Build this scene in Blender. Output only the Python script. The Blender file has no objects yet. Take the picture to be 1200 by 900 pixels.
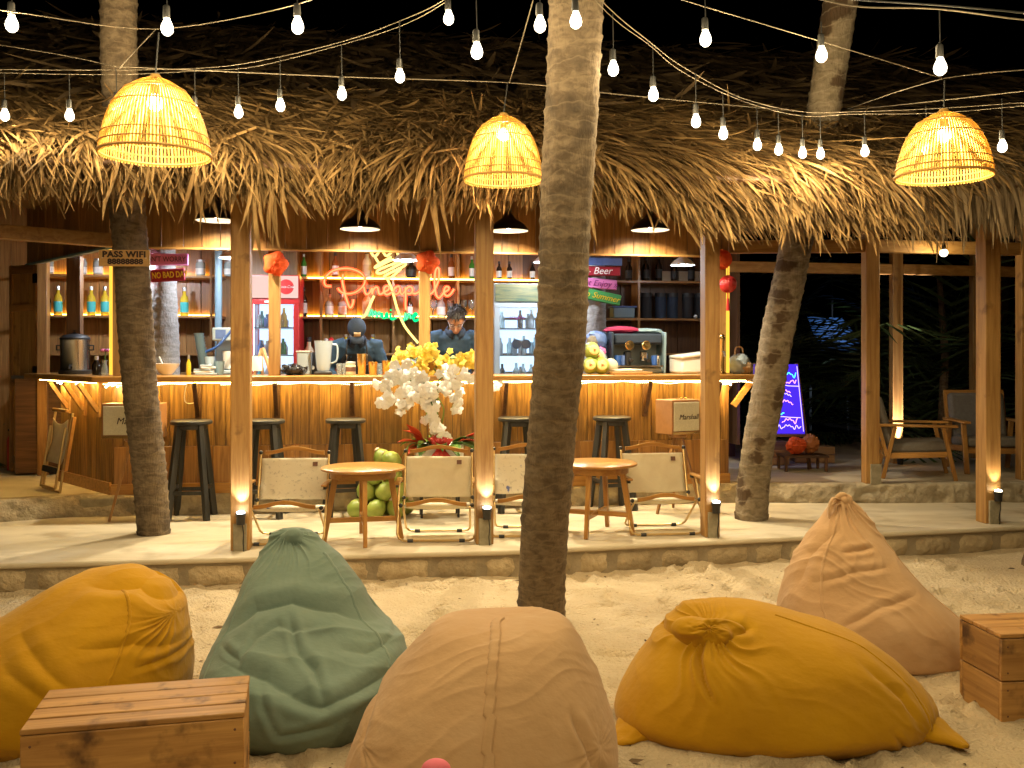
import bpy, bmesh, math, random
import numpy as np
from math import sin, cos, pi, radians, sqrt, floor
from mathutils import Vector as V, Matrix, noise, Euler
random.seed(7)
R = random.uniform
sc = bpy.context.scene
C = sc.collection
# ------------------------------------------------------------------ camera
HC = 1.51                       # eye height above the sand, metres
FPX, HY = 1100.0, 416.0         # focal length in photo pixels, horizon row
cam = bpy.data.cameras.new('camera'); cam_o = bpy.data.objects.new('camera', cam); C.objects.link(cam_o)
cam.sensor_width = 36; cam.lens = FPX/1200*36
cam_o.location = (0, 0, HC); cam_o.rotation_euler = (radians(90), 0, 0)
cam.shift_y = -(450-HY)/1200
cam.clip_start = .05; cam.clip_end = 500
sc.camera = cam_o
# ------------------------------------------------------------------ night sky, faint moon
w = bpy.data.worlds.new('World'); sc.world = w; w.use_nodes = True
nt = w.node_tree; bg = nt.nodes['Background']
sky = nt.nodes.new('ShaderNodeTexSky'); sky.sky_type = 'NISHITA'; sky.sun_disc = False
sky.sun_elevation = radians(-6); sky.sun_rotation = radians(200)
nt.links.new(sky.outputs[0], bg.inputs[0]); bg.inputs[1].default_value = .01
sc.view_settings.view_transform = 'Standard'; sc.view_settings.look = 'None'
sc.view_settings.exposure = 0.6; sc.view_settings.gamma = 1; sc.view_settings.use_curve_mapping = False
sc.render.engine = 'CYCLES'
sc.cycles.use_denoising = True
sc.cycles.max_bounces = 6; sc.cycles.diffuse_bounces = 3; sc.cycles.transparent_max_bounces = 12
sc.cycles.sample_clamp_indirect = 4.0
sc.cycles.caustics_reflective = False; sc.cycles.caustics_refractive = False
# ------------------------------------------------------------------ frames of reference
TH = radians(8); OX, OY = -3.31, 7.81           # the bar stands turned by 8 degrees; origin = its front left corner
UX, UY = cos(TH), sin(TH)
def bw(s, t, z): return V((OX + s*UX - t*UY, OY + s*UY + t*UX, z))
def col(px, t, z):                              # point of the bar plane t in the view direction of a column
    k = (px-600)/FPX
    # t = -UY*(kY-OX) + UX*(Y-OY)
    Y = (t - UY*OX + UX*OY)/(UX - UY*k)
    return V((k*Y, Y, z))
def bst(p): return ((p[0]-OX)*UX + (p[1]-OY)*UY, -(p[0]-OX)*UY + (p[1]-OY)*UX)
def sof(px, t): return bst(col(px, t, 0))[0]
def zof(px, py, t): return HC - (py-HY)*col(px, t, 0).y/FPX
def atY(px, py, Y): return V(((px-600)*Y/FPX, Y, HC-(py-HY)*Y/FPX))
def gnd(px, py, z): return atY(px, py, (HC-z)*FPX/(py-HY))
ZP, ZF, ZC = .18, .345, 1.335                   # platform, bar floor, counter top
# ------------------------------------------------------------------ materials
def nd(t, typ, **kw):
    n = t.nodes.new(typ)
    for k, v in kw.items():
        if k in n.inputs.keys(): n.inputs[k].default_value = v
        else: setattr(n, k, v)
    return n
def MAT(name, c1, c2=None, scale=(6,6,6), rough=.6, bump=0., bscale=(40,40,40), detail=5, rand=.0, metal=0., lo=.35, hi=.65,
        spec=.5, trans=0., transl=0., isl=0., wave=None, alpha=1., sheen=0., dist=.01, ring=None, c3=None, s3=2., c3lo=.55, c3hi=.7):
    m = bpy.data.materials.new(name); m.use_nodes = True
    t = m.node_tree; b = t.nodes['Principled BSDF']; L = t.links.new
    b.inputs['Roughness'].default_value = rough; b.inputs['Metallic'].default_value = metal
    b.inputs['Specular IOR Level'].default_value = spec
    b.inputs['Transmission Weight'].default_value = trans
    b.inputs['Alpha'].default_value = alpha
    if sheen: b.inputs['Sheen Weight'].default_value = sheen; b.inputs['Sheen Roughness'].default_value = .5
    b.inputs['Base Color'].default_value = (*c1, 1)
    if c2 is None and not bump and not rand and not isl: return m
    tc = nd(t, 'ShaderNodeTexCoord'); oi = nd(t, 'ShaderNodeObjectInfo')
    off = nd(t, 'ShaderNodeMath', operation='MULTIPLY'); off.inputs[1].default_value = 41.
    L(oi.outputs['Random'], off.inputs[0])
    add = nd(t, 'ShaderNodeVectorMath', operation='ADD')
    L(tc.outputs['Object'], add.inputs[0]); L(off.outputs[0], add.inputs[1])
    outc = None
    if c2 is not None:
        mp = nd(t, 'ShaderNodeMapping'); mp.inputs['Scale'].default_value = scale; L(add.outputs[0], mp.inputs[0])
        no = nd(t, 'ShaderNodeTexNoise'); no.inputs['Scale'].default_value = 1; no.inputs['Detail'].default_value = detail
        no.inputs['Roughness'].default_value = .6; no.inputs['Distortion'].default_value = .6
        L(mp.outputs[0], no.inputs['Vector'])
        cr = nd(t, 'ShaderNodeValToRGB'); cr.color_ramp.elements[0].position = lo; cr.color_ramp.elements[1].position = hi
        cr.color_ramp.elements[0].color = (*c1, 1); cr.color_ramp.elements[1].color = (*c2, 1)
        L(no.outputs['Fac'], cr.inputs[0]); outc = cr.outputs[0]
    else:
        rgb = nd(t, 'ShaderNodeRGB'); rgb.outputs[0].default_value = (*c1, 1); outc = rgb.outputs[0]
    if c3 is not None:                          # blotches of wear
        n3 = nd(t, 'ShaderNodeTexNoise'); n3.inputs['Scale'].default_value = s3; n3.inputs['Detail'].default_value = 6
        L(add.outputs[0], n3.inputs['Vector'])
        r3 = nd(t, 'ShaderNodeMapRange'); r3.inputs[1].default_value = c3lo; r3.inputs[2].default_value = c3hi
        L(n3.outputs['Fac'], r3.inputs[0])
        mx = nd(t, 'ShaderNodeMix', data_type='RGBA'); L(r3.outputs[0], mx.inputs[0]); L(outc, mx.inputs[6])
        mx.inputs[7].default_value = (*c3, 1); outc = mx.outputs[2]
    if ring is not None:                        # leaf-scar lines round a trunk: (scale, colour)
        wv = nd(t, 'ShaderNodeTexWave'); wv.wave_type = 'BANDS'; wv.bands_direction = 'Z'; wv.wave_profile = 'SAW'
        wv.inputs['Scale'].default_value = ring[0]; wv.inputs['Distortion'].default_value = 6; wv.inputs['Detail'].default_value = 3; wv.inputs['Detail Scale'].default_value = 1.3
        L(tc.outputs['Object'], wv.inputs['Vector'])
        rr = nd(t, 'ShaderNodeValToRGB'); e_ = rr.color_ramp.elements; e_[0].position = .86; e_[0].color = (0,0,0,1); e_[1].position = .95; e_[1].color = (.34,.34,.34,1)
        L(wv.outputs['Fac'], rr.inputs[0])
        mx = nd(t, 'ShaderNodeMix', data_type='RGBA'); L(rr.outputs[0], mx.inputs[0]); L(outc, mx.inputs[6]); mx.inputs[7].default_value = (*ring[1], 1); outc = mx.outputs[2]
    if rand or isl:
        h = nd(t, 'ShaderNodeHueSaturation')
        mr = nd(t, 'ShaderNodeMapRange'); a = rand or isl
        mr.inputs[3].default_value = 1-a; mr.inputs[4].default_value = 1+a
        if isl: g = nd(t, 'ShaderNodeNewGeometry'); L(g.outputs['Random Per Island'], mr.inputs[0])
        else: L(oi.outputs['Random'], mr.inputs[0])
        L(mr.outputs[0], h.inputs['Value']); L(outc, h.inputs['Color']); outc = h.outputs[0]
    L(outc, b.inputs['Base Color'])
    if bump:
        mb = nd(t, 'ShaderNodeMapping'); mb.inputs['Scale'].default_value = bscale; L(add.outputs[0], mb.inputs[0])
        n2 = nd(t, 'ShaderNodeTexNoise'); n2.inputs['Scale'].default_value = 1; n2.inputs['Detail'].default_value = 6
        L(mb.outputs[0], n2.inputs['Vector'])
        bp = nd(t, 'ShaderNodeBump'); bp.inputs['Strength'].default_value = bump; bp.inputs['Distance'].default_value = dist
        L(n2.outputs['Fac'], bp.inputs['Height']); L(bp.outputs[0], b.inputs['Normal'])
    if transl:
        tr = nd(t, 'ShaderNodeBsdfTranslucent'); L(outc, tr.inputs[0])
        ms = nd(t, 'ShaderNodeMixShader'); ms.inputs[0].default_value = transl
        o = t.nodes['Material Output']; L(b.outputs[0], ms.inputs[1]); L(tr.outputs[0], ms.inputs[2]); L(ms.outputs[0], o.inputs[0])
    return m
def WOOD(name, c1, c2, ax=2, rough=.5, bump=.25, rand=.22, f=34, c3=None, **kw):
    s = [f, f, f]; s[ax] = f/16
    b = [f*4]*3; b[ax] = f/5
    return MAT(name, c1, c2, scale=s, rough=rough, bump=bump, bscale=b, rand=rand, dist=.004, c3=c3, **kw)
def EMIT(name, c, s, mix=0., sample=True):
    m = bpy.data.materials.new(name); m.use_nodes = True; t = m.node_tree; t.nodes.remove(t.nodes['Principled BSDF'])
    e = nd(t, 'ShaderNodeEmission'); e.inputs[0].default_value = (*c, 1); e.inputs[1].default_value = s
    o = t.nodes['Material Output']
    if mix:
        tr = nd(t, 'ShaderNodeBsdfTransparent'); ms = nd(t, 'ShaderNodeMixShader'); ms.inputs[0].default_value = mix
        t.links.new(e.outputs[0], ms.inputs[1]); t.links.new(tr.outputs[0], ms.inputs[2]); t.links.new(ms.outputs[0], o.inputs[0])
    else: t.links.new(e.outputs[0], o.inputs[0])
    if not sample: m.cycles.emission_sampling = 'NONE'
    return m
def GLASS(name, c=(1,1,1), alpha=.25, rough=.05):
    m = bpy.data.materials.new(name); m.use_nodes = True; t = m.node_tree; t.nodes.remove(t.nodes['Principled BSDF'])
    g = nd(t, 'ShaderNodeBsdfGlossy'); g.inputs['Roughness'].default_value = rough
    d = nd(t, 'ShaderNodeBsdfDiffuse'); d.inputs[0].default_value = (*c, 1)
    tr = nd(t, 'ShaderNodeBsdfTransparent'); tr.inputs[0].default_value = (*c, 1)
    a = nd(t, 'ShaderNodeMixShader'); a.inputs[0].default_value = alpha
    fr = nd(t, 'ShaderNodeFresnel'); fr.inputs[0].default_value = 1.45
    b = nd(t, 'ShaderNodeMixShader'); o = t.nodes['Material Output']; L = t.links.new
    L(tr.outputs[0], a.inputs[1]); L(d.outputs[0], a.inputs[2]); L(fr.outputs[0], b.inputs[0])
    L(a.outputs[0], b.inputs[1]); L(g.outputs[0], b.inputs[2]); L(b.outputs[0], o.inputs[0])
    return m
MT = {}
OAK1, OAK2 = (.44,.25,.08), (.29,.142,.038)
for ax, nme in enumerate('xyz'):
    MT['oak_'+nme] = WOOD('pale_timber_'+nme, OAK1, OAK2, ax, rough=.5, c3=(.20,.10,.032), s3=6., c3lo=.62, c3hi=.72)
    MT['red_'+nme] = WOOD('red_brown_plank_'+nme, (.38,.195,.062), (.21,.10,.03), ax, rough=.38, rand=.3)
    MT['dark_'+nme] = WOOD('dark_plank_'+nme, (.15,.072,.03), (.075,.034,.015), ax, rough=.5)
    MT['crate_'+nme] = WOOD('crate_wood_'+nme, (.50,.275,.085), (.32,.155,.042), ax, rough=.55, f=30, rand=.2, c3=(.09,.04,.015), s3=9., c3lo=.56, c3hi=.72)
    MT['honey_'+nme] = WOOD('varnished_wood_'+nme, (.45,.23,.058), (.30,.135,.03), ax, rough=.3, rand=.12)
MT['barfront'] = WOOD('bar_front_plank', (.39,.215,.06), (.14,.072,.021), 2, rough=.4, f=46, rand=.3, lo=.3, hi=.62)
MT['black_wood'] = WOOD('black_painted_wood', (.022,.022,.021), (.04,.039,.036), 2, rough=.42, bump=.15)
MT['trunk'] = MAT('palm_bark', (.215,.16,.10), (.10,.07,.042), scale=(16,16,30), rough=.9, bump=.9, bscale=(95,95,14), dist=.012, ring=(3.7, (.27,.205,.13)), c3=(.07,.05,.032), s3=5., c3lo=.55, c3hi=.68)
MT['trunk_light'] = MAT('pale_palm_bark', (.27,.215,.145), (.15,.115,.07), scale=(14,14,26), rough=.9, bump=.9, bscale=(80,80,14), dist=.012, ring=(3.1, (.36,.30,.21)), c3=(.075,.045,.022), s3=4.2, c3lo=.55, c3hi=.60)
MT['trunk_grey'] = MAT('grey_palm_bark', (.36,.34,.32), (.24,.22,.20), scale=(16,16,40), rough=.9, bump=.8, bscale=(60,60,30), dist=.01, ring=(4., (.42,.40,.37)))
MT['thatch'] = MAT('dry_palm_leaf', (.30,.19,.078), (.135,.08,.03), scale=(3,3,3), rough=.75, isl=.55, spec=.2, transl=.12)
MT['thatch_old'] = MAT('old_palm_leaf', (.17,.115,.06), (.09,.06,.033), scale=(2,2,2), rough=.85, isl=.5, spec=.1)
MT['thatch_grey'] = MAT('bleached_palm_leaf', (.27,.20,.115), (.15,.105,.06), scale=(3,3,3), rough=.8, isl=.4, spec=.15, transl=.12)
MT['sand'] = MAT('beach_sand', (.58,.475,.32), (.49,.39,.25), scale=(2.2,2.2,2.2), rough=.95, bump=.8, bscale=(55,55,55), dist=.03, spec=.1, detail=8, c3=(.42,.31,.18), s3=38., c3lo=.62, c3hi=.76)
MT['concrete'] = MAT('screed', (.60,.53,.40), (.50,.43,.31), scale=(1.3,5,2), rough=.85, bump=.35, bscale=(9,40,20), dist=.01, spec=.2, c3=(.36,.30,.21), s3=3., c3lo=.55, c3hi=.75)
MT['boulder_rock'] = MAT('brown_rock', (.16,.105,.06), (.10,.065,.035), scale=(9,9,9), rough=.9, bump=.5, bscale=(30,30,30))
MT['mortar'] = MAT('mortar', (.33,.27,.18), (.25,.20,.13), scale=(9,9,9), rough=.95, bump=.5, bscale=(50,50,50))
MT['stone'] = MAT('limestone_block', (.47,.375,.235), (.33,.255,.15), scale=(8,8,8), rough=.9, bump=.9, bscale=(28,28,28), rand=.22, dist=.02, detail=8)
MT['rubble'] = MAT('rough_cement', (.46,.39,.27), (.29,.235,.155), scale=(7,7,9), rough=.95, bump=.9, bscale=(18,18,18), dist=.03)
MT['ochre'] = MAT('ochre_canvas', (.50,.265,.006), (.445,.228,.005), scale=(3,3,3), rough=.85, bump=.35, bscale=(15,22,22), dist=.014, c3=(.46,.238,.012), s3=6., c3lo=.5, c3hi=.8, sheen=.15, spec=.15)
MT['green'] = MAT('sage_canvas', (.165,.232,.20), (.14,.205,.172), scale=(3,3,3), rough=.85, bump=.35, bscale=(15,22,22), dist=.014, c3=(.183,.248,.208), s3=6., c3lo=.5, c3hi=.8, sheen=.15, spec=.15)
MT['tan'] = MAT('tan_canvas', (.53,.34,.178), (.485,.305,.155), scale=(3,3,3), rough=.85, bump=.35, bscale=(15,22,22), dist=.014, c3=(.55,.365,.205), s3=6., c3lo=.5, c3hi=.8, sheen=.15, spec=.15)
MT['pink'] = MAT('pink_cloth', (.75,.16,.22), (.68,.13,.19), rough=.7)
MT['steel'] = MAT('brushed_steel', (.62,.61,.59), rough=.22, metal=1.)
MT['brass'] = MAT('brass', (.80,.58,.26), rough=.22, metal=1.)
MT['gold_tube'] = MAT('gold_anodised_tube', (.62,.44,.20), rough=.35, metal=.7)
MT['black'] = MAT('black_plastic', (.018,.018,.02), rough=.4)
MT['blackmetal'] = MAT('black_enamel', (.015,.014,.013), rough=.32)
MT['white'] = MAT('white_paint', (.78,.77,.74), rough=.45)
MT['whitein'] = MAT('white_enamel', (.85,.84,.80), rough=.5)
MT['canvas'] = MAT('cream_canvas', (.80,.73,.56), (.72,.64,.47), scale=(8,8,8), rough=.9, bump=.3, bscale=(200,200,200), dist=.002, transl=.35)
MT['grill'] = MAT('cream_grille_cloth', (.70,.64,.46), (.60,.54,.38), scale=(90,90,90), rough=.85, bump=.3, bscale=(300,300,300), dist=.002)
MT['tanvinyl'] = MAT('tan_vinyl', (.36,.165,.055), (.31,.14,.045), scale=(20,20,20), rough=.5)
MT['tag'] = MAT('brown_leather', (.14,.06,.035), rough=.6)
MT['bamboo'] = MAT('split_bamboo', (.80,.57,.17), (.62,.41,.09), scale=(14,14,3), rough=.55, isl=.35, transl=.45)
MT['hoop'] = MAT('bamboo_hoop', (.40,.23,.06), rough=.55)
MT['rope'] = MAT('hemp_rope', (.24,.20,.14), (.16,.13,.09), scale=(90,90,90), rough=.9)
MT['cable'] = MAT('black_cable', (.02,.02,.02), rough=.5)
MT['bulb'] = EMIT('lit_bulb', (1., .86, .62), 9., mix=.45, sample=False)
MT['bulbhot'] = EMIT('lit_lamp_bulb', (1., .80, .48), 22., mix=.4, sample=False)
MT['lampdisc'] = EMIT('lit_pendant_bulb', (1., .84, .6), 25., mix=.4, sample=False)
MT['coolbulb'] = EMIT('lit_cool_bulb', (.78, .88, 1.), 20., mix=.4, sample=False)
MT['lens'] = EMIT('lit_lens', (.86, .93, 1.), 16., sample=False)
MT['lenswarm'] = EMIT('lit_warm_lens', (1., .86, .6), 14., sample=False)
MT['ledwarm'] = EMIT('warm_led_strip', (1., .64, .13), 62.)
MT['ledcob'] = EMIT('led_dots', (1., .88, .6), 10., sample=False)
MT['ledshelf'] = EMIT('amber_led_strip', (1., .56, .09), 20.)
MT['neon_o'] = EMIT('orange_neon', (1., .045, .012), 3.2)
MT['neon_oc'] = EMIT('orange_neon_core', (1., .42, .16), 1.1, sample=False)
MT['neon_g'] = EMIT('green_neon', (.003, .80, .22), 1.1)
MT['neon_gc'] = EMIT('green_neon_core', (.45, 1., .75), .7, sample=False)
MT['neon_y'] = EMIT('yellow_neon', (1., .74, .18), 1.7)
MT['neon_yc'] = EMIT('yellow_neon_core', (1., .93, .66), 1., sample=False)
MT['ledprofile'] = EMIT('amber_led_profile', (1., .50, .05), 1.1)
MT['leaf'] = MAT('glossy_leaf', (.06,.15,.025), (.10,.22,.04), scale=(9,9,9), rough=.35, rand=.2, transl=.2)
MT['darkleaf'] = MAT('garden_leaf', (.04,.07,.025), (.06,.10,.03), scale=(4,4,4), rough=.5, isl=.4, transl=.2)
MT['orchid'] = MAT('white_orchid', (.92,.91,.88), rough=.6, transl=.6)
MT['yorchid'] = MAT('yellow_orchid', (.78,.56,.05), (.85,.68,.16), scale=(20,20,20), rough=.6, transl=.35)
MT['redleaf'] = MAT('red_bract', (.50,.05,.02), (.60,.08,.03), scale=(9,9,9), rough=.4, transl=.2)
MT['ribbon'] = MAT('red_ribbon', (.50,.035,.03), rough=.35)
MT['coconut'] = MAT('green_coconut', (.22,.30,.045), (.33,.37,.08), scale=(7,7,7), rough=.4, rand=.2)
MT['flesh'] = MAT('cut_coconut', (.80,.48,.15), (.85,.62,.28), scale=(20,20,20), rough=.6)
MT['husk'] = MAT('coconut_husk_core', (.35,.12,.03), rough=.7)
MT['denim'] = MAT('blue_shirt_cloth', (.024,.060,.115), (.018,.044,.085), scale=(8,8,8), rough=.85, bump=.3, bscale=(40,40,40))
MT['navy'] = MAT('navy_cloth', (.018,.032,.06), (.014,.024,.045), scale=(8,8,8), rough=.85, bump=.2, bscale=(60,60,60))
MT['apron'] = MAT('black_apron_cloth', (.012,.012,.014), rough=.8)
MT['skin'] = MAT('skin', (.50,.27,.17), (.44,.23,.14), scale=(12,12,12), rough=.5)
MT['hair'] = MAT('black_hair', (.018,.015,.014), (.035,.03,.028), scale=(60,60,20), rough=.4, bump=.6, bscale=(160,160,30))
MT['patch'] = MAT('beige_patch', (.55,.43,.28), rough=.8)
MT['orange'] = MAT('orange_tissue_paper', (.85,.16,.03), (.72,.10,.02), scale=(9,9,9), rough=.7, transl=.35)
MT['redpaint'] = MAT('red_paint', (.55,.03,.03), rough=.35)
MT['redcloth'] = MAT('red_cloth', (.55,.02,.02), rough=.8)
MT['maroon'] = MAT('maroon_cloth', (.30,.015,.07), rough=.8)
MT['blueplastic'] = MAT('blue_plastic', (.03,.09,.32), rough=.35)
MT['greyblue'] = MAT('grey_blue_plastic', (.20,.30,.36), rough=.45)
MT['teal'] = MAT('teal_box', (.12,.34,.32), rough=.5)
MT['greycloth'] = MAT('grey_cushion', (.17,.155,.135), (.14,.125,.105), scale=(30,30,30), rough=.9, bump=.2)
MT['signpink'] = MAT('pink_sign_paint', (.72,.22,.50), (.66,.19,.45), scale=(10,10,10), rough=.55)
MT['signred'] = MAT('red_sign_paint', (.38,.02,.04), (.32,.015,.03), scale=(10,10,10), rough=.55)
MT['signblue'] = MAT('blue_sign_paint', (.10,.17,.42), (.08,.14,.36), scale=(10,10,10), rough=.55)
MT['signgreen'] = MAT('green_sign_paint', (.07,.36,.10), (.06,.30,.09), scale=(10,10,10), rough=.55)
MT['signwood'] = WOOD('sign_wood', (.50,.30,.11), (.42,.24,.08), 0)
MT['ink'] = MAT('dark_paint_lettering', (.03,.012,.01), rough=.6)
MT['inkpurple'] = MAT('purple_lettering', (.22,.03,.16), rough=.6)
MT['inkyellow'] = MAT('yellow_lettering', (.85,.62,.04), rough=.6)
MT['inkwhite'] = MAT('white_lettering', (.85,.84,.82), rough=.6)
MT['fridgelit'] = EMIT('lit_fridge_interior', (.55,.74,1.), 1.5)
MT['fridgehead'] = EMIT('lit_fridge_header', (1.,.66,.58), .7)
MT['frgrey'] = MAT('grey_fridge_enamel', (.42,.48,.50), rough=.35)
MT['glass'] = GLASS('clear_glass', (.85,.92,.95), .18)
MT['frost'] = GLASS('frosted_plastic', (.62,.75,.86), .6, .25)
MT['water'] = GLASS('fridge_door_glass', (.9,.95,1.), .06)
MT['bgreen'] = GLASS('green_bottle_glass', (.06,.30,.04), .7)
MT['byellow'] = GLASS('pale_rum_glass', (.85,.62,.05), .65)
MT['bdark'] = MAT('dark_bottle_glass', (.02,.014,.010), rough=.1)
MT['bbrown'] = GLASS('brown_bottle_glass', (.35,.12,.03), .7)
MT['bclear'] = GLASS('clear_bottle_glass', (.75,.85,.82), .4)
MT['bcream'] = MAT('cream_ceramic', (.66,.55,.34), rough=.4)
MT['lcyan'] = MAT('turquoise_paper_label', (.05,.42,.42), rough=.6)
MT['lwhite'] = MAT('white_paper_label', (.75,.73,.68), rough=.6)
MT['lblack'] = MAT('black_paper_label', (.03,.03,.03), rough=.6)
MT['ccap'] = MAT('silver_cap', (.6,.6,.6), rough=.3, metal=.9)
MT['boardlit'] = EMIT('led_writing_board', (.055,.02,.62), 1.)
MT['mk_p'] = EMIT('lit_pink_marker', (.9,.30,1.), 2.0, sample=False)
MT['mk_b'] = EMIT('lit_violet_marker', (.52,.38,1.), 1.8, sample=False)
MT['mk_g'] = EMIT('lit_green_marker', (.08,.95,.70), 1.8, sample=False)
MT['awning'] = MAT('blue_awning_canvas', (.08,.22,.55), (.06,.17,.45), rough=.6)
MT['landscape'] = MAT('printed_landscape', (.04,.09,.05), (.26,.22,.08), scale=(3,3,22), rough=.5)
MT['footing'] = MAT('grey_cement_footing', (.34,.30,.21), (.24,.21,.14), scale=(14,14,14), rough=.9, bump=.3)
MT['extred'] = MAT('red_plastic', (.55,.05,.03), rough=.4)
MT['soil'] = MAT('garden_soil', (.06,.045,.03), (.04,.03,.02), rough=1.)
# ------------------------------------------------------------------ mesh helpers
class M:
    def __init__(s): s.v = []; s.f = []
    def add(s, vs, fs):
        n = len(s.v); s.v += [tuple(x) for x in vs]; s.f += [tuple(i+n for i in f) for f in fs]; return s
    def box(s, c, d, rz=0, rx=0, ry=0):
        m = Euler((rx, ry, rz)).to_matrix(); c = V(c); x, y, z = d[0]/2, d[1]/2, d[2]/2
        return s.add([c + m @ V(p) for p in ((-x,-y,-z),(x,-y,-z),(x,y,-z),(-x,y,-z),(-x,-y,z),(x,-y,z),(x,y,z),(-x,y,z))],
                     [(0,3,2,1),(4,5,6,7),(0,1,5,4),(1,2,6,5),(2,3,7,6),(3,0,4,7)])
    def beam(s, a, b, w, h, up=(0,0,1), w2=None, h2=None):
        a, b = V(a), V(b); d = (b-a).normalized(); sd = d.cross(V(up))
        if sd.length < 1e-4: sd = d.cross(V((0,1,0)))
        sd.normalize(); u = sd.cross(d).normalized(); P = []
        for p, ww, hh in ((a, w, h), (b, w2 or w, h2 or h)):
            P += [p - sd*ww/2 - u*hh/2, p + sd*ww/2 - u*hh/2, p + sd*ww/2 + u*hh/2, p - sd*ww/2 + u*hh/2]
        return s.add(P, [(0,3,2,1),(4,5,6,7),(0,1,5,4),(1,2,6,5),(2,3,7,6),(3,0,4,7)])
    def tube(s, pts, r, n=8, caps=True, closed=False):
        pts = [V(p) for p in pts]; k = len(pts); rr = r if isinstance(r, (list, tuple)) else [r]*k
        base = len(s.v); prev = None
        for i, p in enumerate(pts):
            if closed: d = pts[(i+1) % k] - pts[i-1]
            else: d = pts[min(i+1, k-1)] - pts[max(i-1, 0)]
            d.normalize()
            if prev is None: q = d.cross(V((0,0,1)) if abs(d.z) < .9 else V((1,0,0)))
            else: q = prev - d*prev.dot(d)
            q.normalize(); prev = q; e = d.cross(q)
            s.v += [tuple(p + (q*cos(2*pi*j/n) + e*sin(2*pi*j/n))*rr[i]) for j in range(n)]
        for i in range(k if closed else k-1):
            a = base + i*n; b = base + ((i+1) % k)*n
            s.f += [(a+j, a+(j+1) % n, b+(j+1) % n, b+j) for j in range(n)]
        if caps and not closed:
            s.f.append(tuple(base+j for j in reversed(range(n)))); s.f.append(tuple(base+(k-1)*n+j for j in range(n)))
        return s
    def lathe(s, prof, n=16, c=(0,0,0), sx=1, sy=1, caps=True):
        base = len(s.v)
        for r, z in prof:
            s.v += [(c[0]+r*sx*cos(2*pi*j/n), c[1]+r*sy*sin(2*pi*j/n), c[2]+z) for j in range(n)]
        for i in range(len(prof)-1):
            a = base+i*n; b = a+n
            s.f += [(a+j, a+(j+1) % n, b+(j+1) % n, b+j) for j in range(n)]
        if caps and prof[0][0] > 1e-5: s.f.append(tuple(base+j for j in reversed(range(n))))
        if caps and prof[-1][0] > 1e-5: s.f.append(tuple(base+(len(prof)-1)*n+j for j in range(n)))
        return s
    def ball(s, c, r, n=12, m=8, e=(1,1,1)):
        return s.add(*_ball(V(c), r, n, m, e))
    def prism(s, poly, z0, z1):
        n = len(poly)
        return s.add([(x, y, z0) for x, y in poly] + [(x, y, z1) for x, y in poly],
                     [tuple(reversed(range(n))), tuple(range(n, 2*n))] + [(i, (i+1) % n, n+(i+1) % n, n+i) for i in range(n)])
    def grid(s, P, closed=False):               # P[row][col]
        base = len(s.v); a, b = len(P), len(P[0])
        for r in P: s.v += [tuple(x) for x in r]
        for i in range(a-1):
            for j in range(b if closed else b-1):
                s.f.append((base+i*b+j, base+i*b+(j+1) % b, base+(i+1)*b+(j+1) % b, base+(i+1)*b+j))
        return s
    def xf(s, mat): s.v = [tuple(mat @ V(p)) for p in s.v]; return s
    def o(s, name, mat, parent=None, loc=None, rz=None, smooth=40, bev=0, solid=0, seg=2):
        me = bpy.data.meshes.new(name); me.from_pydata(s.v, [], s.f); me.update()
        if smooth:
            me.shade_smooth(); me.set_sharp_from_angle(angle=radians(smooth))
        ob = bpy.data.objects.new(name, me); C.objects.link(ob)
        if mat: me.materials.append(MT[mat] if isinstance(mat, str) else mat)
        if parent: ob.parent = parent
        if loc is not None: ob.location = loc
        if rz is not None: ob.rotation_euler = (0, 0, rz)
        if solid: k = ob.modifiers.new('solid', 'SOLIDIFY'); k.thickness = solid; k.offset = 0
        if bev: k = ob.modifiers.new('bevel', 'BEVEL'); k.width = bev; k.segments = seg; k.limit_method = 'ANGLE'; k.angle_limit = radians(40)
        return ob
def _ball(c, r, n, m, e):
    vs = [(c.x, c.y, c.z-r*e[2])]; fs = []
    for i in range(1, m):
        a = -pi/2 + pi*i/m
        vs += [(c.x+r*e[0]*cos(a)*cos(2*pi*j/n), c.y+r*e[1]*cos(a)*sin(2*pi*j/n), c.z+r*e[2]*sin(a)) for j in range(n)]
    vs.append((c.x, c.y, c.z+r*e[2])); last = len(vs)-1
    fs += [(0, 1+(j+1) % n, 1+j) for j in range(n)]
    for i in range(m-2):
        a = 1+i*n; b = a+n
        fs += [(a+j, a+(j+1) % n, b+(j+1) % n, b+j) for j in range(n)]
    a = 1+(m-2)*n
    fs += [(a+j, a+(j+1) % n, last) for j in range(n)]
    return vs, fs
def tag(o, label=None, cat=None, group=None, kind=None):
    if label: o['label'] = label
    if cat: o['category'] = cat
    if group: o['group'] = group
    if kind: o['kind'] = kind
    return o
def thing(name, label, cat, loc=(0,0,0), rz=0, group=None):
    o = bpy.data.objects.new(name, None); C.objects.link(o); o.empty_display_size = .1
    o.location = loc; o.rotation_euler = (0, 0, rz)
    return tag(o, label, cat, group)
def bthing(name, label, cat, s, t, z, rz=0, group=None): return thing(name, label, cat, bw(s, t, z), TH+rz, group)
def copy_tree(o, parent=None):
    c = o.copy(); C.objects.link(c)
    if parent: c.parent = parent
    for ch in list(o.children): copy_tree(ch, c)
    return c
def inst(src, parent=None, loc=None, rot=None, scale=None):
    c = src.copy(); C.objects.link(c)
    if parent: c.parent = parent
    if loc is not None: c.location = loc
    if rot is not None: c.rotation_euler = rot
    if scale is not None: c.scale = scale
    return c
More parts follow.
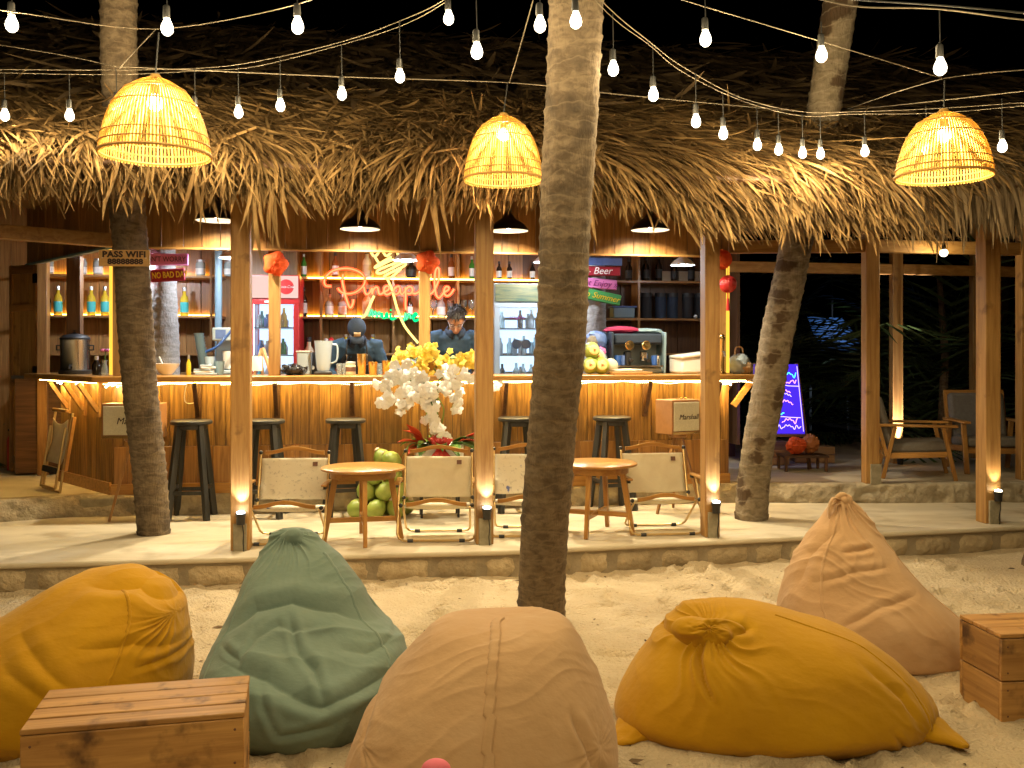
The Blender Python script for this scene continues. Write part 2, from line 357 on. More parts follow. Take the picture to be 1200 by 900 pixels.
def piece(cache, name, size, mat, parent, loc, rot=(0,0,0), bev=.003):
    """one board or block; boards of the same size and material share a mesh"""
    key = (name, tuple(round(x, 3) for x in size), mat)
    if key in cache:
        return inst(cache[key], parent, loc, rot)
    ob = M().box((0,0,0), size).o(name, mat, parent, loc, bev=bev, seg=1); ob.rotation_euler = rot
    cache[key] = ob; return ob
def light(typ, name, loc, energy, color, parent=None, rot=None, **kw):
    l = bpy.data.lights.new(name, typ); l.energy = energy; l.color = color
    for k, v in kw.items(): setattr(l, k, v)
    ob = bpy.data.objects.new(name, l); C.objects.link(ob); ob.location = loc
    if rot: ob.rotation_euler = rot
    if parent: ob.parent = parent
    return ob
def text(name, body, size, mat, parent, loc, rot, ext=.0015, ax='CENTER', shear=0, space=1., wx=1., bold=0.):
    cu = bpy.data.curves.new(name, 'FONT'); cu.body = body; cu.size = size; cu.align_x = ax; cu.align_y = 'CENTER'
    cu.extrude = ext; cu.shear = shear; cu.space_character = space; cu.resolution_u = 3; cu.offset = bold
    tmp = bpy.data.objects.new('t', cu); C.objects.link(tmp)
    dg = bpy.context.evaluated_depsgraph_get(); me = bpy.data.meshes.new_from_object(tmp.evaluated_get(dg))
    bpy.data.objects.remove(tmp); me.name = name
    ob = bpy.data.objects.new(name, me); C.objects.link(ob); me.materials.clear(); me.materials.append(MT[mat])
    if parent: ob.parent = parent
    ob.location = loc; ob.rotation_euler = rot; ob.scale = (wx, 1, 1)
    return ob
def smooth_path(pts, k=6):
    P = [V(p) for p in pts]; out = []
    for i in range(len(P)-1):
        a, b, c, d = P[max(i-1, 0)], P[i], P[i+1], P[min(i+2, len(P)-1)]
        for j in range(k):
            t = j/k
            out.append(.5*((2*b) + (c-a)*t + (2*a-5*b+4*c-d)*t*t + (3*b-a-3*c+d)*t**3))
    out.append(P[-1]); return out
def N(x, y=0., z=0.): return noise.noise(V((x, y, z)))
def ridged(x, y=0., z=0.): return 1-abs(noise.noise(V((x, y, z))))*2
# ================================================================== SETTING
# ---- sand
def axis(a0, a1, step, far0, far1):
    out = list(np.arange(a0, a1, step)); d = step; x = a0
    lft = []
    while x > far0: d *= 1.22; x -= d; lft.append(x)
    rgt = []; d = step; x = out[-1]
    while x < far1: d *= 1.22; x += d; rgt.append(x)
    return lft[::-1] + out + rgt
xs = axis(-3.0, 3.2, .028, -120, 120); ys = axis(2.7, 7.0, .028, -40, 240)
prints = [(R(-3.2, 3.4), R(2.6, 6.9), R(0, pi), R(.035, .06), R(.09, .14), R(.014, .036)) for _ in range(420)]
XX, YY = np.meshgrid(np.array(xs), np.array(ys))
ZZ = np.zeros_like(XX)
for (px, py, a, rw, rl, dp) in prints:
    dx, dy = XX-px, YY-py; u_ = (dx*cos(a)+dy*sin(a))/rl; v_ = (-dx*sin(a)+dy*cos(a))/rw; q = u_*u_+v_*v_
    ZZ += -dp*np.exp(-q*1.3) + dp*.55*np.exp(-(np.sqrt(q)-1.35)**2*7)
BASES = ((-.875, 4.0, .44, .50), (-.11, 3.32, .49, .47), (1.07, 3.85, .68, .39), (1.86, 4.72, .50, .39), (-1.93, 4.02, .58, .5))
def pile(x, y):                                 # sand pushed up against the bags
    h = 0.
    for bx, by, ra, rb in BASES:
        q = sqrt(((x-bx)/ra)**2+((y-by)/rb)**2)
        if q < 1.5: h += (.026+.02*N(x*6, y*6, 5))*math.exp(-((q-1.03)/.13)**2)
    return h
rows = []
for j, y in enumerate(ys):
    r_ = []
    for i, x in enumerate(xs):
        z = 0.
        if abs(x) < 6 and 0 < y < 9:
            z = ZZ[j, i]*1.0 + pile(x, y) + .022*N(x*1.3, y*1.3) + .009*N(x*5, y*5, 3) + .007*N(x*14, y*14, 7) + .004*N(x*33, y*33, 9)
        if y > 7.6: z = -.05 + .03*N(x*.4, y*.4)
        r_.append((x, y, z))
    rows.append(r_)
tag(M().grid(rows).o('sand_ground', 'sand', smooth=180), kind='structure')
# ---- platform with a stone faced step down to the sand
E = [gnd(0, 661, ZP), gnd(600, 645, ZP), gnd(1190, 617, ZP)]
d0 = (E[0]-E[1]).normalized(); d1 = (E[2]-E[1]).normalized()
edge = [E[0]+d0*4, E[0], E[1], E[2], E[2]+d1*5]
S0 = [gnd(0, 611, ZP), gnd(90, 605, ZP), bw(.45, -.06, ZP), bw(1.5, -.05, ZP), bw(3.5, -.05, ZP), bw(5.2, -.05, ZP), gnd(1000, 589, ZP), gnd(1190, 588, ZP)]
stepl = [S0[0]+V((-4, -.3, 0))] + S0 + [S0[-1]+V((5, .2, 0))]
poly = [(p.x, p.y) for p in edge] + [(10, 11), (-9, 11)]
plat = tag(M().prism(poly, ZP-.035, ZP).o('platform', 'concrete', bev=.012), kind='structure')
inner = [(p.x, p.y+.026) for p in edge] + [(10, 10.9), (-9, 10.9)]
tag(M().prism(inner, -.2, ZP-.036).o('platform_core', 'mortar'), kind='structure')['kind'] = 'structure'
def stone_mesh(w_, h_, d_, seed):
    m = M(); nx, nz = max(4, int(w_/.06)), 4; P = []
    for k in range(nz+1):
        row = []
        for i in range(nx+1):
            u_, v_ = i/nx*2-1, k/nz*2-1
            rr = max(abs(u_)**8, abs(v_)**6)
            y = -d_*(1-.75*rr) + .011*N(u_*w_*14+seed, v_*h_*14, seed)
            ex = 1 - .03*abs(v_)**4; ez = 1-.06*abs(u_)**6
            row.append((u_*w_/2*ex + .006*N(v_*3, seed), y, v_*h_/2*ez + .008*N(u_*3, seed, 4)))
        P.append(row)
    m.grid(P); return m
x = 0.; tot = 0.; segs = []
for a, b in zip(edge[:-1], edge[1:]): segs.append((a, b, (b-a).length))
def along(dist):
    for a, b, l in segs:
        if dist <= l: return a + (b-a)*(dist/l), math.atan2(b.y-a.y, b.x-a.x)
        dist -= l
    return segs[-1][1], math.atan2(segs[-1][1].y-segs[-1][0].y, segs[-1][1].x-segs[-1][0].x)
total = sum(s[2] for s in segs); k = 0
while x < total-.6:
    w_ = R(.24, .5); p, a = along(x+w_/2)
    st = stone_mesh(w_-.022, R(.155, .175), .035, k*3.7).o('stone', 'stone', plat, (p.x - sin(a)*.045, p.y+cos(a)*.045, .058), a, smooth=50)
    x += w_; k += 1
# ---- bar floor, one step up with a rough rubble riser
poly = [(p.x, p.y+.03) for p in stepl] + [(11, 14), (-10, 14)]
terr = tag(M().prism(poly, ZP-.05, ZF).o('terrace', 'concrete', bev=.02), kind='structure')
P = []
tl = sum((b-a).length for a, b in zip(stepl[:-1], stepl[1:])); pts = []
for a, b in zip(stepl[:-1], stepl[1:]):
    n = max(2, int((b-a).length/.035)); pts += [a+(b-a)*(i/n) for i in range(n)]
for k in range(9):
    row = []
    for i, p in enumerate(pts):
        z = ZP - .01 + (ZF-ZP+.012)*min(1, k/7); yb = p.y + (.03 if k < 8 else .16)
        bul = .05*(1-(k/8)**2) + .03*ridged(p.x*4, z*9, 2) + .02*N(p.x*13, z*20)
        row.append((p.x, yb - (bul if k < 8 else 0), z + (.012*N(p.x*6, k) if 0 < k < 8 else 0)))
    P.append(row)
tag(M().grid(P).o('rough_riser', 'rubble', terr, smooth=180), kind='stuff')
# projecting block under the left speaker
c = gnd(127, 604, ZP)
M().box((0,0,0), (.46,.2,.16)).o('step_block', 'footing', terr, (c.x, c.y+.06, ZP+.078), TH, bev=.02)
# garden ground and dark planting behind
tag(M().box((0, 24, .1), (60, 20, .2)).o('garden_ground', 'soil'), kind='structure')
c = atY(1236, 642, 6.55)
rk = M(); P = []
for i in range(9):
    a = pi*i/8*.5; P.append([(c.x+.22+(.36*cos(a)+.02*N(i, j))*cos(2*pi*j/14), c.y+.12+.3*cos(a)*sin(2*pi*j/14), -.05+.37*sin(a)+.02*N(i*.6, j*.7)) for j in range(14)])
rk.grid(P, closed=True)
tag(rk.o('boulder', 'boulder_rock'), 'brown boulder half out of frame beside the right end of the stone step', 'boulder')
# ---- palm trunks
def trunk(name, label, pts, rad, mat, ring=.085, n=40, group=None, knots=0, amp=.012, z1=5.2):
    root = thing(name, label, 'palm tree', pts[0])
    sp = smooth_path(pts, 40); P = []; acc = 0; prev = sp[0]
    for i, p in enumerate(sp):
        acc += (p-prev).length; prev = p; row = []
        for j in range(n):
            a = 2*pi*j/n
            q = acc/ring + .3*N(cos(a)*1.0, sin(a)*1.0, acc*1.2+len(label)) + .10*N(cos(a)*3, sin(a)*3, acc*3)
            saw = q - floor(q)
            rr = rad(acc) + amp*.75*(max(0, saw-.55)**1.5*3.2 - .35) + .012*N(cos(a)*1.1, sin(a)*1.1, acc*1.5) + .004*N(cos(a)*9, sin(a)*9, acc*10)
            row.append((p.x-pts[0].x + rr*cos(a), p.y-pts[0].y + rr*sin(a), p.z-pts[0].z))
        P.append(row)
    M().grid(P, closed=True).o('trunk', mat, root, smooth=180)
    return root
tp = [atY(634, 760, 5.3), atY(641, 568, 5.02), atY(656, 418, 4.82), atY(661, 300, 4.68), atY(670, 100, 4.47), atY(675, 0, 4.37), atY(684, -260, 4.1)]
tp[0].z = -.1
tr = trunk('palm_tree', 'thick grey-brown palm trunk rising from the sand behind the middle bean bag', tp, lambda a: .128+.012*math.exp(-a*2), 'trunk')
for px, py, dx in ((567, 378, 0), (672, 405, 0), (659, 370, 0), (631, 398, 0)):
    pass
tp = [gnd(181, 625, ZP), atY(176, 552, 6.96), atY(164, 465, 6.86), atY(160, 400, 6.8), atY(155, 310, 6.7), atY(146, 200, 6.55), atY(141, 100, 6.42), atY(140, 0, 6.3), atY(142, -120, 6.2)]
tp[0].z -= .05
trunk('palm_tree', 'palm trunk carrying the wifi password board at the left of the bar', tp, lambda a: .122, 'trunk', ring=.075)
tp = [gnd(880, 608, ZP), atY(888, 528, 7.6), atY(910, 400, 7.55), atY(930, 300, 7.5), atY(965, 130, 7.4), atY(985, 0, 7.3), atY(1003, -120, 7.2)]
tp[0].z -= .05
trunk('palm_tree', 'leaning pale palm trunk with brown patches at the right end of the bar', tp, lambda a: .132, 'trunk_light', ring=.10)
b0 = col(194, 1.05, ZF)
tpl = [V((b0.x, b0.y, ZF)), V((b0.x, b0.y, 1.4)), V((b0.x-.03, b0.y, 2.4)), V((b0.x-.06, b0.y, 3.6))]
trunk('palm_tree', 'grey palm trunk inside the bar with the pink and red boards', tpl, lambda a: .125, 'trunk_grey')
b1 = col(697, 1.25, ZF)
tpl = [V((b1.x, b1.y, ZF)), V((b1.x, b1.y, 1.4)), V((b1.x-.02, b1.y, 2.4)), V((b1.x-.05, b1.y, 3.6))]
trunk('palm_tree', 'grey palm trunk inside the bar behind the coconuts and four boards', tpl, lambda a: .125, 'trunk_grey')
bt = [gnd(1128, 520, ZF)+V((0, 2.2, 0))]; y_ = bt[0].y
bt += [atY(1140, 420, y_), atY(1160, 330, y_), atY(1172, 200, y_)]
trunk('palm_tree', 'dark broad trunk leaning in the garden behind the right deck', bt, lambda a: .34-.02*a, 'trunk')
# ---- thatched roof
def zr(t):
    return 2.70 + (t+2.25)*.58 if t < -1.4 else 3.193 + (t+1.4)*.47
RS0, RS1 = -2.2, 9.2
roof = bthing('thatched_roof', 'long shaggy roof of dry palm leaves over the bar and the right deck', 'roof', 0, 0, 0)
P = [[(s_, t_, zr(t_)-.06) for s_ in (RS0, RS1)] for t_ in (-2.2, -1.4, 3.2)]
M().grid(P).o('roof_deck', 'dark_x', roof, solid=.05)
for s_ in np.arange(-1.6, 9, .95):
    M().beam((s_, -2.05, zr(-2.05)-.14), (s_, -1.4, zr(-1.4)-.14), .05, .08).beam((s_, -1.4, zr(-1.4)-.141), (s_, 3., zr(3.)-.141), .05, .08).o('rafter', 'dark_y', roof)
M().beam((RS0, -1.66, zr(-1.66)-.22), (RS1, -1.66, zr(-1.66)-.22), .09, .09).o('eave_beam', 'oak_x', roof)
zrv = np.vectorize(zr)
def blades(n, s0, s1, t0, t1, Lr, wr, lift, drop=0., yawf=1., seg=5, grav=.55, tpow=1., seed=0, eave=-2.2, splay=.35, hang=0.):
    rg = np.random.RandomState(seed)
    s_ = rg.uniform(s0, s1, n); t_ = t0 + (t1-t0)*rg.uniform(0, 1, n)**tpow
    z_ = zrv(t_) + rg.uniform(lift[0], lift[1], n) - drop*rg.uniform(0, 1, n)
    yaw = np.array([1.15*N(a*.55+3, b*.5) + .5*N(a*2.1, b*1.5, 5) + .25 for a, b in zip(s_, t_)])*yawf + rg.normal(0, splay, n)
    L = rg.uniform(*Lr, n)*(1+.3*np.array([N(a*3, b*3, 9) for a, b in zip(s_, t_)])); wd = rg.uniform(*wr, n)
    sl = np.arctan(np.where(t_ < -1.4, .58, .47)) - rg.uniform(.0, .28, n) + hang
    d = np.stack([np.sin(yaw), -np.cos(yaw)*np.cos(sl), -np.cos(yaw)*np.sin(sl)], 1)
    d[:, 2] = -np.abs(np.sin(sl))
    d /= np.linalg.norm(d, axis=1)[:, None]
    p = np.stack([s_, t_, z_], 1); bend = rg.normal(0, .10, (n, 3)); tw = rg.uniform(-.9, .9, n)
    V_ = np.zeros((n, seg+1, 2, 3)); up = np.array([0, -.5, .85])
    for i in range(seg+1):
        wv = np.cross(d, up); wv /= np.linalg.norm(wv, axis=1)[:, None]
        nn = np.cross(wv, d)
        wv = wv*np.cos(tw)[:, None] + nn*np.sin(tw)[:, None]
        f = i/seg; ww = (wd*(.75+.5*f)*(1 if f < .72 else max(.12, (1-f)/.28)))[:, None]/2
        V_[:, i, 0] = p-wv*ww; V_[:, i, 1] = p+wv*ww
        over = np.clip((eave+.25-p[:, 1])/.35, 0, 1)
        d = d + bend*.5; d[:, 2] -= (.06+grav*over)*(1.0)
        d /= np.linalg.norm(d, axis=1)[:, None]
        p = p + d*(L/seg)[:, None]
    vs = V_.reshape(-1, 3); base = np.arange(n)[:, None]*(2*(seg+1))
    fs = np.concatenate([np.stack([base[:, 0]+2*i, base[:, 0]+2*i+1, base[:, 0]+2*i+3, base[:, 0]+2*i+2], 1) for i in range(seg)])
    return vs, fs
def npobj(name, parts, mat, parent):
    vs = []; fs = []; b = 0
    for v_, f_ in parts: vs.append(v_); fs.append(f_+b); b += len(v_)
    vs = np.concatenate(vs); fs = np.concatenate(fs)
    me = bpy.data.meshes.new(name); me.vertices.add(len(vs)); me.vertices.foreach_set('co', vs.astype(np.float32).ravel())
    me.loops.add(len(fs)*4); me.loops.foreach_set('vertex_index', fs.astype(np.int32).ravel())
    me.polygons.add(len(fs)); me.polygons.foreach_set('loop_start', np.arange(0, len(fs)*4, 4, dtype=np.int32))
    me.update(calc_edges=True); me.validate()
    ob = bpy.data.objects.new(name, me); C.objects.link(ob); me.materials.append(MT[mat]); ob.parent = parent
    return ob
DK = 5.95                                            # from here on the leaves over the right deck are bleached and hang straight
tag(npobj('thatch', [blades(25000, RS0, DK, -2.03, -.6, (.36, .72), (.008, .022), (-.01, .06), grav=.11, yawf=1.75, seed=1, splay=.28),
                     blades(15000, RS0, DK, -2.12, -1.75, (.14, .36), (.009, .025), (-.03, .02), drop=.21, grav=.16, yawf=1.3, seed=2, hang=.05),
                     blades(3500, 4.1, DK, -2.14, -1.9, (.2, .38), (.009, .024), (-.03, .02), drop=.30, grav=.22, yawf=1.3, seed=21, hang=.1),
                     blades(3000, DK-.3, RS1, -2.05, -.8, (.3, .5), (.008, .02), (.0, .07), grav=.2, seed=3),
                     blades(1500, RS0, RS1, -2.0, -.7, (.25, .5), (.008, .024), (.05, .12), seed=14, grav=.1, yawf=1.3, splay=.8)],
    'thatch', roof), kind='stuff')
tag(npobj('bleached_thatch', [blades(2600, DK-.3, RS1, -2.15, -1.7, (.36, .56), (.012, .028), (.02, .08), yawf=.25, grav=.8, seed=4, splay=.15, hang=.3),
                     blades(1300, DK, RS1, -2.15, -1.95, (.26, .42), (.012, .026), (-.02, .03), drop=.18, yawf=.25, grav=.9, seed=5, splay=.15, hang=.4)],
    'thatch_grey', roof), kind='stuff')
tag(npobj('old_thatch', [blades(5200, RS0, RS1, -.95, 3.2, (.5, 1.0), (.02, .05), (-.02, .06), yawf=.5, seed=6, splay=.6)], 'thatch_old', roof), kind='stuff')
# single leaves that stick out: drooping in front of the eave, standing up round the trunks
def leaf_mesh(L, wd, droop, curl, seed):
    m = M(); P = []; p = V((0,0,0)); d = V((0,-.62,-.45)).normalized()
    for i in range(9):
        f = i/8; ww = wd*(.5+f) if f < .55 else wd*1.05*(1-f)/.45+.002
        P.append([p-V((ww/2,0,0)), p+V((0,.1*ww,-.18*ww)), p+V((ww/2,0,0))]); d = (d+V((curl, .02, -droop))).normalized(); p = p+d*(L/8)
    m.grid(P); return m
kinds = [leaf_mesh(R(.24, .46), R(.014, .028), R(.05, .35), R(-.06, .06), i).o('thatch_leaf', 'thatch', roof, smooth=60) for i in range(10)]
first = set()
def leaf(s_, t_, z_, rz, k=None, rx=0, sc_=1.):
    i = random.randrange(10) if k is None else k
    o_ = kinds[i] if i not in first else inst(kinds[i], roof)
    first.add(i); o_.location = (s_, t_, z_); o_.rotation_euler = (rx, 0, rz); o_.scale = (sc_,)*3
for _ in range(150):
    s_ = R(-1.2, 8.2); t_ = R(-2.2, -1.5); leaf(s_, t_, zr(t_)+R(-.02, .06), R(-.7, .9)+.7*N(s_*.6), rx=R(-.1, .35), sc_=R(.6, .95))
for px, py, n, rz in ((238, 190, 12, .1), (300, 225, 10, .1), (506, 228, 4, 0), (330, 225, 6, -.3), (690, 225, 3, .2)):   # fans of long leaves hanging below the eave
    for _ in range(n):
        p = bst(col(px+R(-8, 8), -2.22, 0)); leaf(p[0], -2.3+R(-.04, .04), zof(px, py, -2.25)+R(-.05, .08), rz+R(-.35, .35), rx=R(.3, .75), sc_=R(.8, 1.1))
for px in (125, 190, 960, 1010, 930, 150):
    for _ in range(7):
        p = bst(col(px+R(-22, 22), -1.3, 0)); leaf(p[0], -1.35+R(-.1, .1), zr(-1.35)+R(0, .08), R(-1, 1)+pi*random.choice((0, 1)), rx=R(1.0, 2.3), sc_=R(.6, 1.2))
# ---- front row of posts with uplights
def post(px, base, wd, label, warm, z1=2.62, foot=True, t_=None):
    p = gnd(px, base, ZP)
    g = thing('timber_post', label, 'post', p, TH)
    M().box((0, 0, (z1-ZP)/2), (wd, wd, z1-ZP)).o('shaft', 'oak_z', g, bev=.006)
    if foot: M().box((.0, -wd/2-.012, .09), (wd*.7, .02, .19)).o('footing', 'footing', g, bev=.004)
    f = M().lathe([(.028, 0), (.030, .05), (.034, .055), (.034, .075), (.026, .077)], 14).o('uplight', 'black', g, (.01, -wd/2-.045, .185))
    M().lathe([(.0, .0), (.026, .0), (.027, .012), (.0, .020)], 14).o('lens', 'lenswarm' if warm else 'lens', f, (0, 0, .074))
    M().tube([(.012, -.01, .0), (.02, .0, -.06), (.015, .012, -.13), (.02, .01, -.19)], .004, 6).o('cable', 'cable', f)
    light('SPOT', 'uplight_beam', (.0, 0, .105), 5 if warm else 6.5, (1, .80, .55) if warm else (.92, .95, 1), f, (pi+radians(-9), 0, 0), spot_size=radians(75), spot_blend=.7, shadow_soft_size=.012)
    return g
post(283, 643, .128, 'front timber post with a white uplight left of the green bean bag', False)
post(567, 636, .125, 'front timber post between the two middle folding chairs', False)
post(832, 628, .112, 'slim front timber post beside the rightmost folding chair', False)
post(1158, 612, .13, 'front timber post with a warm yellow uplight at the right edge', True)
# left tie beam from the trunk to outside the frame
tb = thing('timber_beam', 'pale tie beam under the thatch running from the left palm trunk out of frame', 'beam', (0,0,0))
M().beam(atY(-60, 267, 6.45), atY(133, 282, 7.0), .09, .1).o('beam', 'oak_x', tb, bev=.005)
# ---- right deck frame
dk = thing('deck_frame', 'pale timber frame of posts and rails round the right deck', 'frame', (0,0,0))
def zat(px, py, Y): return HC-(py-HY)*Y/FPX
p1 = col(1020, .6, ZF); p1 = gnd(1020, 566, ZF)
M().box((p1.x, p1.y, (ZF+3.5)/2), (.125, .125, 3.5-ZF)).o('post', 'oak_z', dk, bev=.006)
M().box((p1.x+.02, p1.y-.075, ZF+.09), (.09, .02, .18)).o('footing', 'footing', dk)
p2 = atY(1050, 470, 10.1)
M().box((p2.x, p2.y, (ZF+3.7)/2), (.11, .11, 3.7-ZF)).o('post', 'oak_z', dk, bev=.006)
p3 = gnd(1201, 562, ZF)
M().box((p3.x, p3.y, (ZF+3.5)/2), (.12, .12, 3.5-ZF)).o('post', 'oak_z', dk, bev=.006)
p4 = atY(1143, 470, 10.6)
M().box((p4.x, p4.y, (ZF+3.7)/2), (.10, .10, 3.7-ZF)).o('post', 'oak_z', dk, bev=.006)
q0 = atY(853, 290, 8.62)
M().beam((q0.x, q0.y-.0, 2.5), (p1.x-.063, p1.y, 2.5), .08, .115).beam((p1.x+.063, p1.y, 2.5), (p3.x-.06, p3.y, 2.5), .08, .115).o('rail', 'oak_x', dk, bev=.005)
M().beam((q0.x+.1, 9.75, 2.43), (p2.x-.055, p2.y, 2.43), .08, .11).beam((p2.x+.055, p2.y, 2.43), (p4.x+1.6, p4.y+.1, 2.43), .08, .11).o('rail', 'oak_x', dk, bev=.005)
up = M().lathe([(.03, 0), (.034, .07)], 12).o('uplight', 'black', dk, (p2.x, p2.y-.11, ZF))
M().lathe([(0, 0), (.03, 0), (0, .01)], 12).o('lens', 'lens', up, (0, 0, .072))
light('SPOT', 'uplight_beam', (0, 0, .1), 260, (1, .84, .72), up, (pi+radians(-5), 0, 0), spot_size=radians(26), spot_blend=.6, shadow_soft_size=.012)

# bits of dry leaf and grit lying on the sand
m = M()
for _ in range(700):
    x_, y_ = R(-3.4, 3.6), R(2.8, 6.7); a = R(0, 6.3); l_ = R(.005, .017)*(2.6 if random.random() < .1 else 1); w_ = l_*R(.25, .6)
    i = min(range(0, len(xs)), key=lambda k: abs(xs[k]-x_)); j = min(range(0, len(ys)), key=lambda k: abs(ys[k]-y_)); z_ = rows[j][i][2]+.003
    m.add([(x_+l_*cos(a), y_+l_*sin(a), z_), (x_-w_*sin(a), y_+w_*cos(a), z_+.003), (x_-l_*cos(a), y_-l_*sin(a), z_+.001), (x_+w_*sin(a), y_-w_*cos(a), z_+.002)], [(0, 1, 2, 3)])
tag(m.o('leaf_litter', 'thatch_old', None, smooth=0), 'scattered bits of dry leaf on the sand', 'litter', kind='stuff')
# ================================================================== BAR BUILDING
bar = bthing('bar_building', 'wooden beach bar hut with plank fascia, posts and plank back wall under the thatch', 'bar', 0, 0, 0)
cache = {}
FB = 2.41                                           # lower edge of the fascia
PS = [.03, 1.296, 2.577, 3.87, 5.27]
DD = V((-.588, .809, 0))                            # direction of the slanting left side
s_ = 0.; SW = 5.34
while s_ < SW-.02:                                  # fascia boards
    w_ = min(random.choice((.15, .18, .2, .2, .24)), SW-s_)
    piece(cache, 'fascia_board', (w_-.004, .02, 1.25), 'red_z', bar, (s_+w_/2, -.012+R(-.002, .002), FB+.625), bev=.002); s_ += w_
M().box((SW/2, -.03, FB-.008), (SW, .05, .016)).o('fascia_trim', 'oak_x', bar)
q = .02
while q < 2.1:
    w_ = random.choice((.15, .18, .2)); c = DD*(q+w_/2)
    piece(cache, 'fascia_board', (w_-.004, .02, 1.25), 'red_z', bar, (c.x-.02, c.y-.01, FB+.625), (0, 0, math.atan2(DD.y, DD.x)), bev=.002); q += w_
M().beam((-.04, -.01, FB-.01), DD*2.1+V((-.03, -.02, FB-.01)), .05, .02).o('fascia_trim', 'greyblue', bar)
for s_ in (-.03, 5.335): M().box((s_, .035, (ZC+FB)/2), (.025, .05, FB-ZC-.02)).o('led_strip', 'ledprofile', bar)
for s_ in PS: M().box((s_, .06, (ZC+FB)/2), (.095, .095, FB-ZC)).o('post', 'oak_z', bar, bev=.005)
M().box((5.27, .062, (ZF+ZC-.06)/2), (.09, .09, ZC-.06-ZF)).o('post', 'oak_z', bar)
for q in (1.02,):
    c = DD*q; M().box((c.x+.03, c.y+.03, (ZC+FB)/2+.001), (.12, .1, FB-ZC)).o('post', 'dark_z', bar, bev=.004)
s_ = -1.75
while s_ < 6.2:                                     # back wall
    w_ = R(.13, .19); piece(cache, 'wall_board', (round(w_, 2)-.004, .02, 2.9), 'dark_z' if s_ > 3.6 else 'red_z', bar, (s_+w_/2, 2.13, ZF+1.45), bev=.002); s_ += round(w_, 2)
M().box((2.4, 1.07, 2.97), (7.3, 2.1, .03)).o('ceiling', 'red_x', bar)
M().box((5.98, 1.75, 1.75), (.03, .72, 2.4)).o('end_panel', 'dark_z', bar)
# inside lamps: cool white, seen as bright rims just under the fascia
for px, t_ in ((273, .9), (476, .9), (640, .9), (800, 1.0), (150, 1.0)):
    p = col(px, t_, 2.46); s0, t0 = bst(p)
    h = bthing('pendant_lamp', {273: 'white lit pendant inside the bar behind the left front post', 476: 'white lit pendant inside the bar above the neon pineapple', 640: 'white lit pendant inside the bar behind the sandy palm trunk', 800: 'dark pendant inside the bar over the coffee machine', 150: 'pendant inside the bar behind the password palm'}[px], 'lamp', s0, t0, 2.42, 0, 'pendants inside the bar')
    M().lathe([(.125, 0), (.122, .012), (.085, .05), (.03, .085), (.018, .12)], 20, caps=False).o('shade', 'whitein', h)
    M().tube([(0, 0, .118), (0, 0, .54)], .004, 6).o('cord', 'cable', h)
    M().ball((0, 0, .03), .028, 10, 8).o('bulb', 'coolbulb', h)
    light('POINT', 'bulb_light', (0, 0, .0), 38 if px not in (800,) else 6, (.80, .89, 1.), h, shadow_soft_size=.05)
# ---- black enamel pendants in front of the fascia
def pendant(px, py, label, e):
    p = col(px, -.34, 0); s0, t0 = bst(p); z = zof(px, py, -.34)
    h = bthing('pendant_lamp', label, 'lamp', s0, t0, z, 0, 'black dome pendants along the bar')
    M().lathe([(.168, 0), (.170, .006), (.160, .03), (.125, .065), (.070, .10), (.045, .125), (.030, .15), (.022, .19), (.0, .195)], 28, caps=False).o('shade', 'blackmetal', h)
    M().lathe([(.164, .003), (.155, .03), (.120, .062), (.06, .098), (0, .10)], 28, caps=False).o('lining', 'whitein', h)
    M().tube([(0, 0, .19), (0, 0, 3.55-z)], .005, 6).o('cord', 'cable', h)
    M().ball((0, 0, .052), .034, 12, 8).o('bulb', 'lampdisc', h)
    light('SPOT', 'bulb_light', (0, 0, .045), e, (1, .84, .55), h, (0, 0, 0), spot_size=radians(148), spot_blend=1., shadow_soft_size=.034)
pendant(254, 259, 'black dome pendant half hidden by thatch at the left of the bar', 310)
pendant(422, 269, 'black dome pendant in front of the fascia above the orange neon word', 345)
pendant(596, 271, 'black dome pendant beside the sandy palm trunk above the grey fridge', 345)
pendant(762, 270, 'black dome pendant at the right above the coffee machine', 345)
# ---- counter
ct = bthing('bar_counter', 'long wooden bar counter with warm light strip under its top', 'counter', 0, 0, 0)
top = [(-1.19, 1.36), (-.114, -.22), (5.56, -.22), (5.56, .46), (.33, .46), (-.78, 1.62)]
M().prism(top, ZC-.05, ZC).o('counter_top', 'honey_x', ct, bev=.008)
s_ = 0.; zs = .745
while s_ < 5.3:
    w_ = random.choice((.07, .09, .09, .11, .15)); w_ = min(w_, 5.32-s_)
    if w_ < .03: break
    piece(cache, 'front_board', (w_-.003, .02, ZC-.053-zs), 'barfront', ct, (s_+w_/2, .01+R(-.002, .002), (zs+ZC-.053)/2), bev=.002); s_ += w_
s_ = 0.
while s_ < 5.3:
    w_ = random.choice((.11, .13, .16)); w_ = min(w_, 5.32-s_)
    if w_ < .03: break
    piece(cache, 'front_board', (w_-.002, .02, zs-ZF-.003), 'red_z', ct, (s_+w_/2, .006+R(-.001, .001), (zs+ZF)/2-.001), bev=.002); s_ += w_
M().box((2.66, -.018, ZF+.046), (5.36, .022, .09)).o('kick_board', 'honey_x', ct, bev=.003)
q = .015; an = math.atan2(DD.y, DD.x)
while q < 1.24:
    w_ = random.choice((.09, .11, .15)); c = DD*(q+w_/2)
    piece(cache, 'front_board', (w_-.003, .02, ZC-.053-ZF), 'barfront', ct, (c.x, c.y, (ZF+ZC-.053)/2), (0, 0, an), bev=.002); q += w_
M().beam(V((-.03, -.0, ZF+.05)), DD*1.25+V((-.02, -.012, ZF+.05)), .02, .1).o('kick_board', 'red_x', ct)
M().box((5.33, .5, (ZF+ZC-.054)/2), (.03, .95, ZC-.054-ZF)).o('end_panel', 'red_z', ct)
